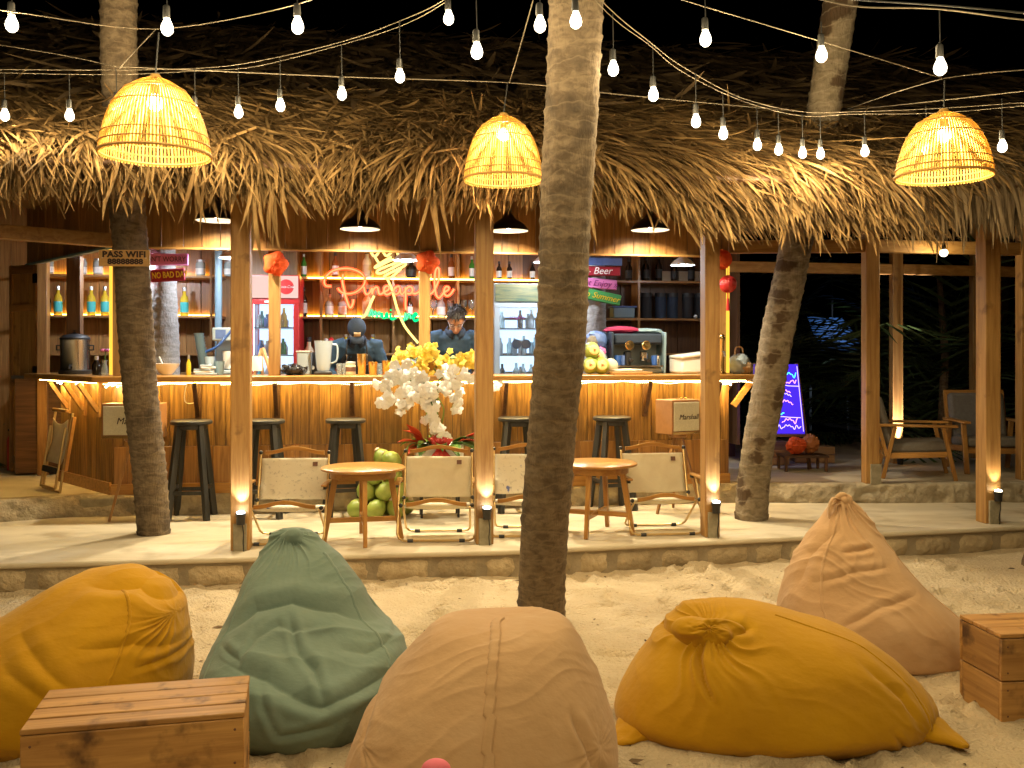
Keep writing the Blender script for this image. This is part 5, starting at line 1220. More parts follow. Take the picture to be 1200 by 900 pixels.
pL = atY(158, 513, 7.55); amp('tan amplifier with cream grille half hidden behind the left palm trunk', tuple(pL), .45, .28, .2, radians(2), ('wooden tripod with a thin leg left of the left palm trunk', ZP, (radians(-163), radians(-30), radians(80)), .19), .075)
# ---- white orchids in a tall pot, yellow orchids on the counter
def bloom(r, mat, n=5):
    m = M()
    for k in range(n):
        a = 2*pi*k/n+.3; w_ = .62 if k % 2 else .45; P = []
        for i in range(5):
            v_ = i/4; rr = r*v_; ww = r*w_*sin(min(1, v_*1.15)*pi*.85+.12); z_ = r*(.28*v_-.35*v_*v_)
            P.append([(rr*cos(a)-sin(a)*ww*q, rr*sin(a)+cos(a)*ww*q, z_-abs(q)*r*.06) for q in (-1, 0, 1)])
        m.grid(P)
    m.ball((0, 0, r*.1), r*.14, 6, 5)
    return m
p = col(515, -.36, ZP); p = gnd(515, 611, ZP); po = V((p.x, 7.76, ZP)); po.x = (515-600)/FPX*7.76
g = thing('orchid_planter', 'tall white pot of arching white orchids with red ribbon by the counter', 'plant', po, TH)
M().prism([(-.19, -.12), (.19, -.12), (.20, .12), (-.20, .12)], .26, .60).o('pot', 'white', g, bev=.012)
for x_, y_ in ((-.15, -.09), (.15, -.09), (-.15, .09), (.15, .09)): M().box((x_, y_, .13), (.02, .02, .259)).o('leg', 'black', g)
bm_ = None; cnt = 0
def spray(g, base, path, blooms, mat, r, first_, seed):
    blooms = int(blooms*1.7)
    rg = random.Random(seed); sp = smooth_path([base]+path, 8)
    M().tube(sp, .006, 6).o('stem', 'leaf', g)
    n0 = int(len(sp)*.42); b0 = first_
    for k in range(blooms):
        q = sp[min(len(sp)-1, n0+int((len(sp)-1-n0)*k/max(1, blooms-1)))] + V((rg.gauss(0, .028), rg.uniform(-.08, .0), rg.gauss(0, .028)))
        rot = (radians(90)+rg.uniform(-.6, .6), rg.uniform(-.6, .6), rg.uniform(-.7, .7)); s_ = rg.uniform(.8, 1.2)
        if b0 is None: b0 = bloom(r, mat).o('bloom', mat, g, smooth=60); ob = b0
        else: ob = inst(b0, g)
        ob.location = q; ob.rotation_euler = rot; ob.scale = (s_,)*3
    return b0
def off(px, py, Y=7.66): v_ = atY(px, py, Y)-po; return V((v_.x*UX+v_.y*UY, -v_.x*UY+v_.y*UX, v_.z))
fb = None
for k, (pts, n) in enumerate((([(505, 470), (490, 440), (465, 446), (443, 452)], 15), ([(505, 480), (497, 462), (475, 458), (458, 468), (441, 477)], 14), ([(512, 470), (515, 445), (535, 440), (558, 445), (585, 455)], 15), ([(520, 480), (500, 455), (505, 480), (515, 510)], 17), ([(510, 470), (527, 450), (535, 462), (530, 478)], 15), ([(508, 478), (490, 462), (478, 470), (466, 480)], 10), ([(508, 470), (470, 440), (455, 445)], 10), ([(512, 480), (506, 470), (500, 486), (512, 500), (517, 512)], 13))):
    fb = spray(g, V((R(-.06, .06), R(-.04, .04), .58)), [off(a, b, 7.66+R(-.1, .06)) for a, b in pts], n, 'orchid', .042, fb, k)
def bigleaf(L, w_, bend):
    m = M(); P = []
    for i in range(8):
        v_ = i/7; ww = w_*sin(min(1, .1+v_)*pi*.98)**.8 if v_ < 1 else .002
        P.append([(q*ww, -L*v_*(1-.25*bend*v_), L*(.55*v_-bend*v_*v_)+abs(q)*ww*.35) for q in (-1, -.5, 0, .5, 1)])
    return m.grid(P)
lf = bigleaf(.30, .055, .55).o('leaf', 'leaf', g, solid=.003)
for k in range(16):
    ob = lf if k == 0 else inst(lf, g); a = k*2*pi/16+R(-.2, .2); ob.location = (.1*sin(a), -.06*cos(a), .58); ob.rotation_euler = (R(-.2, .5), 0, a); ob.scale = (R(.8, 1.2),)*3
rl = bigleaf(.24, .055, .25).o('red_bract', 'redleaf', g, solid=.003)
for k, (x_, a, tx_) in enumerate(((-.12, -.7, .6), (-.14, -1.1, .2), (-.1, -1.5, -.2), (.14, .9, .2), (.15, 1.3, -.1), (-.16, -.8, -.5))):
    ob = rl if k == 0 else inst(rl, g); ob.location = (x_, -.04, .60); ob.rotation_euler = (tx_, 0, a)
rb = M()
for a in (-.7, -.25, .25, .7, 2.4, -2.4, 3.0):
    L = .13; d = V((sin(a), 0, cos(a))); rb.grid([[V((.0, -.135, .56))+d*L*v_+V((q*.026*cos(a), -.03*sin(v_*pi), -q*.026*sin(a))) for q in (-1, 1)] for v_ in np.linspace(0, 1, 6)])
rb.o('ribbon', 'ribbon', g, solid=.004); M().beam((.0, -.129, .27), (.0, -.128, .56), .05, .004, up=(0, 1, 0)).o('ribbon', 'ribbon', g)
yo = col(508, .05, ZC); g = bthing('orchid_bowl', 'bowl of bright yellow orchids on the counter between the two bartenders', 'plant', *bst(yo), ZC+.001)
M().lathe([(.08, 0), (.12, .05), (.14, .12), (.13, .12), (.1, .05), (0, .03)], 20).o('bowl', 'honey_x', g)
po2 = bw(*bst(yo), ZC)
def off2(px, py, Y=8.2): v_ = atY(px, py, Y)-po2; return V((v_.x*UX+v_.y*UY, -v_.x*UY+v_.y*UX, v_.z))
fb = None
for k, (pts, n) in enumerate((([(495, 425), (475, 418), (458, 428)], 14), ([(500, 420), (490, 412), (470, 415)], 14), ([(502, 422), (502, 412), (503, 406)], 14), ([(510, 425), (530, 420), (550, 424)], 14), ([(512, 430), (535, 428), (556, 418)], 13), ([(505, 436), (490, 432), (475, 436)], 12), ([(512, 436), (530, 438), (548, 434)], 12), ([(500, 440), (497, 445), (502, 446)], 6))):
    fb = spray(g, V((0, 0, .1)), [off2(a, b, 8.12+R(-.1, .1)) for a, b in pts], n, 'yorchid', .036, fb, 20+k)
# ---- heap of green coconuts
heap = []
base = gnd(450, 600, ZP)
CN = ('leftmost green coconut on the ground in the heap left of the orchid pot', 'green coconut at the front middle of the heap, on the ground', 'green coconut at the front right of the heap, on the ground', 'green coconut on the ground at the back left of the heap', 'green coconut on the ground at the back middle of the heap', 'green coconut on the ground nearest the orchid pot', 'leftmost green coconut in the second layer of the heap', 'middle green coconut in the second layer of the heap', 'rightmost green coconut in the second layer of the heap', 'rear green coconut in the second layer of the heap', 'left green coconut of the pair in the third layer of the heap', 'right green coconut of the pair in the third layer of the heap', 'topmost left green coconut crowning the heap', 'topmost right green coconut crowning the heap')
for k, (x_, y_, z_) in enumerate([(-.18, 0, 0), (-.02, -.04, 0), (.14, 0, 0), (-.1, .14, 0), (.06, .14, 0), (.2, .15, 0), (-.11, .02, .135), (.05, .0, .14), (.17, .06, .13), (-.03, .13, .14), (-.04, .03, .27), (.1, .06, .27), (.02, .08, .395), (.1, .02, .385)]):
    c = M().lathe([(0, -.085), (.035, -.078), (.065, -.05), (.078, 0), (.066, .045), (.038, .075), (.016, .09), (0, .092)], 16)
    g = thing('green_coconut', CN[k], 'coconut', (base.x+x_, 7.66+y_, ZP+.079+z_), 0, 'green coconuts heaped by the counter')
    c.o('husk', 'coconut', g); M().lathe([(.02, .088), (.026, .094), (.012, .104), (0, .104)], 8).o('stalk_cap', 'patch', g); g.rotation_euler = (R(-.9, .9), R(-.9, .9), R(0, 6))
for k in range(3):
    pass
# ================================================================== CRATES
def crate(label, X, Y, rz, W, D, H, nt, nf):
    g = thing('wooden_crate', label, 'crate', (X, Y, -.015), rz, 'wooden crates used as tables in the sand'); cc_ = {}
    b = .018
    for k in range(nt): w_ = D/nt; piece(cc_, 'top_board', (W, w_-.005, b), 'crate_x', g, (0, -D/2+w_*(k+.5), H-b/2+R(-.0015, .0015)), (R(-.004, .004), 0, 0), bev=.003)
    for sy in (-1, 1):
        for k in range(nf): h_ = (H-b)/nf; piece(cc_, 'side_board', (W-.004, b, h_-.006), 'crate_x', g, (0, sy*(D/2-b/2), h_*(k+.5)), bev=.003)
    for sx in (-1, 1):
        for k in range(nf): h_ = (H-b)/nf; piece(cc_, 'end_board', (b, D-2*b-.002, h_-.006), 'crate_y', g, (sx*(W/2-b/2-.003), 0, h_*(k+.5)), bev=.003)
        for sy in (-1, 1): piece(cc_, 'corner_batten', (.03, .03, H-b-.002), 'crate_z', g, (sx*(W/2-b-.018), sy*(D/2-b-.016), (H-b)/2), bev=.002)
    m = M()
    for sx in (-1, 1):
        for k in range(nf):
            for dz in (-.3, .3):
                h_ = (H-b)/nf
                c = (sx*(W/2-.03), -D/2-.0005, h_*(k+.5+dz)); m.ball(c, .0045, 6, 4, (1, .4, 1))
    m.o('nails', 'tag', g)
    return g
crate('wooden crate at the lower left corner in front of the ochre bean bag', -1.226, 3.125, radians(13), .665, .36, .375, 4, 2)
crate('wooden crate at the right edge beside the tall tan bean bag', 2.315, 4.045, radians(6), .64, .30, .375, 3, 2)
# ================================================================== BEAN BAGS
def cr(a, b, c, d, t): return .5*((2*b)+(c-a)*t+(2*a-5*b+4*c-d)*t*t+(3*b-a-3*c+d)*t**3)
def smstep(a, b, x): x = min(1, max(0, (x-a)/(b-a))); return x*x*(3-2*x)
def bag(label, secs, mat, wrinkle, pleats=(), creases=(), n=380, m_=250, ex=2.25, group='bean bags on the sand'):
    """secs: (z, xL, xR, yc, ryFront, ryBack) slices from the sand upwards"""
    S = [np.array(s) for s in secs]
    cx0, cy0 = (secs[1][1]+secs[1][2])/2, secs[1][3]
    # even spacing along the silhouette
    fine = []
    for i in range(len(S)-1):
        a, b, c, d = S[max(i-1, 0)], S[i], S[i+1], S[min(i+2, len(S)-1)]
        for j in range(24): fine.append(cr(a, b, c, d, j/24))
    fine.append(S[-1]); L = [0]
    for a, b in zip(fine[:-1], fine[1:]): L.append(L[-1]+sqrt((b[0]-a[0])**2+(.5*((b[2]-b[1])-(a[2]-a[1])))**2+((b[4]-a[4])*.7)**2+(b[3]-a[3])**2)+1e-5)
    tot = L[-1]; rows = []; k = 0
    for r_ in range(m_+1):
        d = tot*r_/m_
        while k < len(L)-2 and L[k+1] < d: k += 1
        f_ = (d-L[k])/(L[k+1]-L[k]); rows.append(fine[k]*(1-f_)+fine[k+1]*f_)
    P = np.zeros((m_+1, n, 3))
    for r_, q in enumerate(rows):
        z, xl, xr, yc, rf, rb = q; rx = max(.004, (xr-xl)/2); xc = (xl+xr)/2
        for j in range(n):
            a = 2*pi*j/n; c_, s_ = cos(a), sin(a)
            ux = math.copysign(abs(c_)**(2/ex), c_); uy = math.copysign(abs(s_)**(2/ex), s_)
            P[r_, j] = (xc+rx*ux, yc+max(.004, (rf if s_ < 0 else rb))*uy, z)
    # normals by differences
    du = np.roll(P, -1, 1)-np.roll(P, 1, 1); dv = np.gradient(P, axis=0); Nn = np.cross(du, dv); Nn /= (np.linalg.norm(Nn, axis=2)[..., None]+1e-9)
    out = np.zeros_like(P); top = secs[-1][0]
    for r_ in range(m_+1):
        for j in range(n):
            p = P[r_, j]; x, y, z = p; h = wrinkle(x, y, z)
            for (c, kf, amp, reach, seed) in pleats:
                dx, dy, dz = x-c[0], y-c[1], z-c[2]; dd = sqrt(dx*dx+dy*dy+dz*dz)
                ang = math.atan2(dz, dx) if c[3] == 'f' else math.atan2(dy, dx)
                fall = math.exp(-(dd/reach)**1.5)*min(1, dd/.04)*(.35+.65*max(0, -dz/(dd+1e-6)) if c[3] == 'f' else 1)
                wv = ridged(ang*kf/2+1.5*N(dd*5, seed), dd*2.2, seed)
                h += amp*(max(0, wv)**1.6-.35)*fall
            for (pts, wd, dep) in creases:                    # soft valleys with a rolled lip beside them
                best = 9; tb = 0; ns_ = len(pts)-1
                for si, (a, b) in enumerate(zip(pts[:-1], pts[1:])):
                    ax, az = a; bx, bz = b; lx, lz = bx-ax, bz-az; t = max(0, min(1, ((x-ax)*lx+(z-az)*lz)/(lx*lx+lz*lz)))
                    ex_, ez_ = x-ax-lx*t, z-az-lz*t; d2 = sqrt(ex_*ex_+ez_*ez_)
                    if d2 < best: best = d2; tb = (si+t)/ns_
                if best < wd*5 and Nn[r_, j][1] < .25:
                    q_ = best/wd; h += (-dep*math.exp(-q_*1.5) + dep*.55*math.exp(-(q_-1.8)**2/1.2))*smstep(-.02, .3, min(tb, 1-tb)+.06)
            out[r_, j] = p + Nn[r_, j]*h
    out[:, :, 2] = np.maximum(out[:, :, 2], -.02)
    g = thing('bean_bag', label, 'bean bag', (cx0, cy0, 0), 0, group)
    out -= np.array([cx0, cy0, 0])
    mm = M(); mm.grid([list(map(tuple, r_)) for r_ in out], closed=True)
    b_ = len(mm.v)-n; mm.f.append(tuple(b_+j for j in range(n)))
    mm.o('cover', mat, g, smooth=180)
    g['_o'] = 0; del g['_o']
    return g, P, Nn, out
def WR(ux, uz, a1, f1, a2, f2, seed, big=.012, lowz=0.):
    """long folds running along direction (ux,uz) of the picture-facing side, plus fine ones"""
    def f(x, y, z):
        u_ = x*ux+z*uz+.3*y; v_ = -x*uz+z*ux+.5*y
        w_ = .10*N(x*4+seed, y*4, z*4)
        m1 = smstep(-.25, .35, N(x*2.3+seed, y*2.3, z*2.3+seed)); m2 = smstep(-.1, .4, N(x*3.1, y*3.1+seed, z*3.1))
        r1 = max(0, ridged(u_*f1*.22+seed, (v_+w_)*f1, seed)); r2 = max(0, ridged(u_*f2*.2, (v_+w_)*f2+seed, seed+4))
        return big*N(x*3+seed, y*3, z*3) + a1*(r1**2.2)*m1 + a2*(r2**2)*m2
    return f
def pxz(px, py, Y): p = atY(px, py, Y); return (p.x, p.z)
def flap(g, loc, rot, L, W_, mat, name, curl=.3):
    m = M(); P = []
    for i in range(10):
        v_ = i/9; P.append([(q*W_*(1-.35*v_)+.015*N(q*2, v_*3), -L*v_, .03*sin(v_*2.4)*curl+.022*sin(q*3+v_*4)) for q in np.linspace(-1, 1, 11)])
    o_ = m.grid(P).o(name, mat, g, solid=.008, smooth=180); o_.location = loc; o_.rotation_euler = rot
    sb = o_.modifiers.new('sub', 'SUBSURF'); sb.levels = sb.render_levels = 1
    return o_
def swirl(g, loc, nrm, r, mat):
    n_ = V(nrm).normalized(); u_ = V((1, 0, 0)); u_ = (u_-n_*u_.dot(n_)).normalized(); v_ = n_.cross(u_); P = []
    for i in range(34):
        f_ = i/33; row = []
        for j in range(120):
            a = 2*pi*j/120; tw = a+2.3*f_
            rim = r*f_*(1.15+.22*cos(2*a+.6)+.10*sin(3*tw))
            hh = .030*(1-f_**2.2)-.030*f_**4 + .013*(max(0, sin(3*tw+1.3*N(cos(a)*2, sin(a)*2, f_*2)))**.7-.4)*f_*(1.2-f_)*2 + .006*N(cos(a)*3, sin(a)*3, f_*5)
            row.append(u_*cos(a)*rim*1.25+v_*sin(a)*rim*.8+n_*hh)
        P.append(row)
    o_ = M().grid(P, closed=True).o('gathered_top', mat, g, loc, smooth=180); return o_
def seam(g, O, Nn_, j0, r0, r1, mat, sway=0, w_=.0022):
    n = O.shape[1]; P = []
    for r_ in range(r0, r1, 2):
        jc = (j0+int(sway*sin((r_-r0)/(r1-r0)*3.)))%n; t_ = V(O[r_, (jc+4)%n])-V(O[r_, (jc-4)%n]); t_.normalize(); q = V(O[r_, jc]); m_ = V(Nn_[r_, jc])
        P.append([q+t_*dj*w_+m_*hh for dj, hh in ((-4, -.003), (-3, .003), (0, .0045), (2.4, .004), (3, -.004))])
    return M().grid(P).o('seam', mat, g, smooth=180)
def lug(g, a, b, w_, h_, mat):
    """the sewn corner of a bag: a flattened taper with a crumpled edge"""
    d = b-a; sd = V((-d.y, d.x, 0)).normalized(); P = []
    for i in range(15):
        f_ = i/14; c = a+d*f_; rx = w_*((1-f_)**.8)+.012; rz = h_*(1-f_)**1.3+.008
        P.append([c+sd*(rx*cos(q)*(1+.12*N(f_*4, cos(q)*2)))+V((0, 0, rz*sin(q)+.012*N(cos(q)*3, f_*5, 3)*(f_+.2))) for q in np.linspace(0, 2*pi, 30, endpoint=False)])
    P.append([b]*30)
    return M().grid(P, closed=True).o('corner', mat, g, smooth=180)
def knot(g, loc, r, mat, seed, name='knot', e=(1, .8, .9)):
    """gathered bunch of cloth: rolled lobes winding round a centre"""
    m = M(); rg = random.Random(seed)
    for k in range(6):
        a0 = rg.uniform(0, 6.3); rr = r*rg.uniform(.35, .75); pts = []; rad = []
        for i in range(9):
            q = i/8; a = a0+q*rg.uniform(2., 3.2)
            pts.append((rr*cos(a)*e[0]*(.6+.6*q), rr*.6*sin(a*.7+k)*e[1], rr*sin(a)*e[2])); rad.append(r*(.16+.2*sin(q*pi)))
        m.tube(smooth_path(pts, 2), [rad[min(8, i//2)] for i in range(17)], 10)
    m.ball((0, 0, 0), r*.55, 12, 8)
    ob = fused(m, name, mat, g, r*.07, 5); ob.location = loc; return ob
# -- sage green, upright chair shape
gs = [(-.03,-1.20,-.55,4.0,.40,.35),(.02,-1.27,-.475,4.0,.50,.42),(.10,-1.30,-.445,4.0,.545,.44),(.20,-1.29,-.445,4.02,.53,.43),(.29,-1.265,-.50,4.06,.42,.40),(.42,-1.215,-.645,4.15,.285,.30),(.52,-1.185,-.725,4.22,.20,.25),(.60,-1.15,-.80,4.29,.13,.16),(.65,-1.125,-.875,4.33,.08,.10),(.685,-1.105,-.915,4.34,.05,.06),(.70,-1.06,-.96,4.34,.02,.02)]
C3 = lambda px, py, Y: pxz(px, py, Y)
g1, P1, N1, O1 = bag('sage green bean bag shaped like a chair with a tied top', gs, 'green', WR(.85, .25, .010, 5, .004, 13, 3), pleats=((( -1.03, 4.3, .70, 'f'), 11, .030, .17, 2),),
  creases=(([C3(262, 742, 3.9), C3(300, 712, 3.95), C3(345, 700, 4.0), C3(395, 715, 3.95), C3(440, 752, 3.8)], .022, .022),
           ([C3(345, 712, 4), C3(358, 752, 3.85), C3(366, 790, 3.6), C3(383, 832, 3.5)], .013, .016),
           ([C3(250, 778, 3.7), C3(310, 795, 3.6), C3(375, 830, 3.5), C3(425, 820, 3.5), C3(465, 795, 3.7)], .020, .020),
           ([C3(300, 800, 3.55), C3(330, 858, 3.5), C3(390, 850, 3.5)], .014, .010),
           ([C3(300, 745, 3.85), C3(330, 728, 3.9), C3(372, 735, 3.9)], .010, .007), ([C3(395, 760, 3.75), C3(425, 775, 3.7), C3(450, 770, 3.75)], .010, .008), ([C3(258, 760, 3.8), C3(285, 770, 3.75), C3(305, 742, 3.85)], .012, .010)))
o0 = g1.location
knot(g1, V((-1.0, 4.30, .672))-o0, .085, 'green', 11, e=(1.25, .9, .34))
seam(g1, O1, N1, int(380*.90), 20, 215, 'green', 14); seam(g1, O1, N1, int(380*.61), 20, 215, 'green', -8)
# -- middle tan dome with a vertical seam
ts = [(-.03,-.46,.25,3.3,.40,.38),(.02,-.565,.335,3.3,.46,.43),(.07,-.58,.362,3.3,.48,.45),(.2,-.535,.358,3.32,.475,.44),(.33,-.465,.322,3.34,.43,.40),(.44,-.375,.270,3.36,.35,.33),(.52,-.295,.228,3.38,.255,.25),(.555,-.245,.195,3.39,.17,.17),(.568,-.20,.15,3.4,.09,.09),(.570,-.10,.08,3.4,.02,.02)]
g2, P2, N2, O2 = bag('tan dome-shaped bean bag in the middle foreground with a vertical seam', ts, 'tan', WR(.9, .5, .004, 4, .0035, 15, 8, big=.012), pleats=(((.28, 3.0, .24, 'f'), 4, .014, .14, 9), ((-.5, 3.05, .22, 'f'), 5, .014, .12, 12)),
  creases=(([C3(672, 845, 2.95), C3(690, 890, 2.9), C3(700, 925, 2.9)], .012, .016), ([C3(425, 848, 3.0), C3(412, 900, 2.95)], .014, .012), ([C3(548, 722, 3.3), C3(500, 752, 3.2), C3(462, 800, 3.1)], .02, .006)))
sj = int(380*.75)+1; ms_ = M(); L_, R_ = [], []
P = []
for r_ in range(28, 243, 2):
    jc = sj-int(13*(r_/243)**3); row = []
    for dj, hh in ((-7, -.001), (-6, .005), (-3, .0075), (0, .007), (3, .0075), (5, .008), (5.6, -.004)):
        v_ = V(O2[r_, jc])+ V(N2[r_, jc])*hh; t_ = V(O2[r_, (jc+5) % 380])-V(O2[r_, jc-5]); t_.normalize(); row.append(v_+t_*dj*.0028)
    P.append(row)
ms_.grid(P).o('seam', 'tan', g2, smooth=180)
# -- ochre bag lying on its side at the right
os_ = [(-.03,.50,1.58,3.83,.30,.28),(.015,.435,1.66,3.83,.36,.33),(.06,.415,1.70,3.83,.395,.35),(.12,.43,1.70,3.84,.40,.36),(.20,.475,1.63,3.85,.38,.34),(.29,.54,1.525,3.86,.335,.31),(.37,.60,1.40,3.88,.26,.25),(.43,.65,1.22,3.90,.17,.18),(.465,.685,1.03,3.91,.10,.11),(.484,.71,.90,3.92,.05,.05),(.487,.76,.84,3.92,.01,.01)]
kc = atY(832, 742, 3.66)
g3, P3, N3, O3 = bag('ochre bean bag slumped on its side, in front of the tall tan bag', os_, 'ochre', WR(.8, -.45, .005, 4, .003, 12, 14, big=.016), pleats=(((kc.x, kc.y, kc.z, 'f'), 7, .034, .24, 5), ((1.62, 3.6, .02, 'f'), 8, .026, .22, 7)),
  creases=(([C3(822, 770, 3.6), C3(826, 800, 3.55), C3(838, 830, 3.5)], .012, .020), ([C3(836, 752, 3.62), C3(885, 742, 3.66)], .013, .018), ([C3(1000, 770, 3.7), C3(1050, 810, 3.65), C3(1075, 850, 3.6)], .016, .012), ([C3(745, 765, 3.7), C3(780, 748, 3.7), C3(815, 752, 3.66)], .014, .012), ([C3(1040, 850, 3.55), C3(1062, 880, 3.52), C3(1075, 895, 3.5)], .012, .012)))
o0 = g3.location
swirl(g3, kc-o0+V((.0, .03, .0)), (-.1, -.82, .56), .085, 'ochre'); lug(g3, V((1.55, 3.72, .085))-o0, V((1.735, 3.565, .022))-o0, .15, .085, 'ochre'); lug(g3, V((.52, 3.72, .05))-o0, V((.40, 3.60, .015))-o0, .11, .05, 'ochre')
seam(g3, O3, N3, int(380*.885), 20, 200, 'ochre', 16)
# -- tall tan bag at the back right, pointed with a loop
bs = [(-.03,1.50,2.2,4.7,.28,.3),(.02,1.40,2.30,4.7,.35,.35),(.07,1.375,2.345,4.7,.375,.38),(.21,1.36,2.22,4.72,.36,.36),(.34,1.392,2.075,4.76,.29,.3),(.48,1.465,1.965,4.80,.21,.23),(.60,1.555,1.888,4.83,.135,.15),(.68,1.615,1.845,4.85,.085,.10),(.735,1.655,1.80,4.86,.055,.06),(.765,1.672,1.75,4.86,.035,.035),(.775,1.69,1.72,4.86,.01,.01)]
g4, P4, N4, O4 = bag('tall pointed tan bean bag with a loop at its tip, back right', bs, 'tan', WR(.75, -.62, .011, 5.5, .006, 13, 21), pleats=(((1.70, 4.8, .78, 'f'), 8, .026, .26, 3),),
  creases=(([C3(985, 618, 4.75), C3(960, 655, 4.6), C3(945, 700, 4.5)], .014, .009), ([C3(1040, 665, 4.6), C3(1000, 672, 4.55), C3(960, 690, 4.5)], .013, .009), ([C3(1075, 700, 4.5), C3(1030, 712, 4.45), C3(985, 735, 4.42)], .014, .009), ([C3(1020, 640, 4.7), C3(985, 648, 4.65)], .012, .012)))
o0 = g4.location
a_ = V((1.69, 4.83, .775))-o0
lp = M(); P = []
for q in smooth_path([a_+V((0, 0, -.01)), a_+V((-.045, -.02, .0)), a_+V((-.07, -.03, -.05)), a_+V((-.065, -.03, -.115)), a_+V((-.045, -.03, -.10)), a_+V((-.03, -.02, -.04)), a_+V((-.005, -.01, -.03))], 5): P.append([q+V((0, -.014, 0)), q+V((0, .014, 0))])
lp.grid(P).o('loop', 'tan', g4, solid=.006, smooth=180); knot(g4, a_+V((.02, 0, -.015)), .05, 'tan', 3, 'tip', (1, .8, .9))
seam(g4, O4, N4, int(380*.93), 25, 225, 'tan', 8); seam(g4, O4, N4, int(380*.66), 25, 222, 'tan', -10)
# -- ochre bag at the left edge
ys_ = [(-.03,-2.4,-1.55,4.0,.5,.35),(.03,-2.48,-1.42,4.0,.55,.4),(.10,-2.5,-1.385,4.0,.56,.42),(.26,-2.38,-1.385,4.0,.50,.4),(.36,-2.24,-1.40,4.02,.42,.35),(.45,-2.10,-1.425,4.04,.32,.29),(.52,-1.98,-1.49,4.06,.22,.21),(.56,-1.89,-1.58,4.08,.13,.13),(.578,-1.82,-1.66,4.09,.06,.06),(.581,-1.76,-1.72,4.09,.01,.01)]
g5, P5, N5, O5 = bag('ochre bean bag cut off by the left edge, behind the crate', ys_, 'ochre', WR(.55, .75, .006, 5, .004, 12, 31, big=.016), pleats=(((-1.42, 3.85, .43, 'f'), 6, .016, .22, 4),),
  creases=(([C3(112, 680, 4.0), C3(165, 686, 3.95), C3(205, 708, 3.95)], .018, .020), ([C3(30, 735, 3.75), C3(52, 775, 3.6), C3(82, 815, 3.5)], .02, .008), ([C3(5, 775, 3.6), C3(40, 812, 3.5), C3(68, 830, 3.5)], .02, .007), ([C3(150, 792, 3.6), C3(185, 782, 3.7), C3(213, 772, 3.8)], .013, .010), ([C3(100, 755, 3.7), C3(160, 752, 3.75), C3(208, 762, 3.85)], .016, .008)))
seam(g5, O5, N5, int(380*.83), 20, 200, 'ochre', 14)
pc = atY(511, 902, 2.62)
tag(M().ball((0, 0, 0), .042, 20, 14, (1, .8, .7)).o('cloth_tip', 'pink', None, (pc.x, pc.y, pc.z)), 'pink rounded cloth tip at the bottom edge in front of the middle tan bag', 'cloth')
# ================================================================== RATTAN LAMPS AND STRING LIGHTS
def rattan(px, ytop, ybot, wpx, Y, label, e, hang, tilt=0.):
    ctr = atY(px, ytop, Y); sc_ = Y/FPX; Rr = wpx*sc_/2; H = (ybot-ytop)*sc_; g = thing('rattan_lamp', label, 'lamp', ctr, 0, 'woven bamboo lamps hung over the sand')
    prof = [(.10, 0), (.30, -.045), (.55, -.16), (.72, -.30), (.85, -.48), (.94, -.68), (.99, -.86), (1.0, -1.0)]
    pr = smooth_path([(a*Rr, 0, b*H) for a, b in prof], 3); n = 90; sl = M()
    for k in range(n):
        a = 2*pi*k/n; wv = .0022; ca, sa = cos(a), sin(a); b0 = len(sl.v)
        start = 0 if k % 2 == 0 else 4
        P = [[(p.x*ca-sa*q*min(1, .35+p.x/Rr)*.0042, p.x*sa+ca*q*min(1, .35+p.x/Rr)*.0042, p.z) for q in (-1, 1)] for p in pr[start:]]
        sl.grid(P)
    sl.o('bamboo_slats', 'bamboo', g, solid=.0016, smooth=0)
    for f_, r_ in ((.0, .006), (.30, .004), (.50, .003), (.78, .003), (.86, .004), (.985, .007)):
        i = min(len(pr)-1, int(f_*(len(pr)-1))); q = pr[i]; M().tube([((q.x+.003)*cos(a), (q.x+.003)*sin(a), q.z) for a in np.linspace(0, 2*pi, 48, endpoint=False)], r_, 6, closed=True).o('hoop', 'hoop', g)
    M().lathe([(.0, .02), (.02, .018), (Rr*.16, -.01), (Rr*.17, -.02)], 18).o('cap', 'hoop', g)
    M().lathe([(.018, -.0), (.02, -.06), (.018, -.075)], 12).o('socket', 'black', g)
    M().ball((0, 0, -.115), .036, 14, 10).o('bulb', 'bulbhot', g)
    M().tube([(0, 0, .01), V(hang)-ctr], .004, 6).o('cord', 'cable', g)
    light('POINT', 'bulb_light', (0, 0, -.115), e, (1, .70, .36), g, shadow_soft_size=.03)
    return g
h1, h2, h3 = atY(186, 38, 4.37), atY(595, 97, 5.65), atY(1107, 94, 4.75)
rattan(182, 92, 184, 124, 4.37, 'large glowing woven bamboo lamp at the upper left', 85, h1)
rattan(590, 136, 213, 92, 5.65, 'glowing woven bamboo lamp beside the sandy palm trunk', 80, h2)
rattan(1106, 132, 209, 106, 4.75, 'glowing woven bamboo lamp at the upper right', 80, h3)
PB = 16.0
def bulb(g, p, drop, pw=None, s=1.):
    h = M().tube([(0, 0, 0), (.003, 0, -drop)], .0028, 5).lathe([(.008, -drop+.005), (.014, -drop), (.016, -drop-.045), (.014, -drop-.05)], 10).o('bulb_holder', 'cable', g, p)
    M().lathe([(.012, 0), (.016, -.012), (.026, -.035), (.029, -.052), (.025, -.070), (.012, -.082), (0, -.085)], 14).o('bulb', 'bulb', h, (.003, 0, -drop-.048)).scale = (.88,)*3
    light('POINT', 'bulb_light', (.003, 0, -drop-.095), PB if pw is None else pw, (1, .77, .41), h, shadow_soft_size=.03)
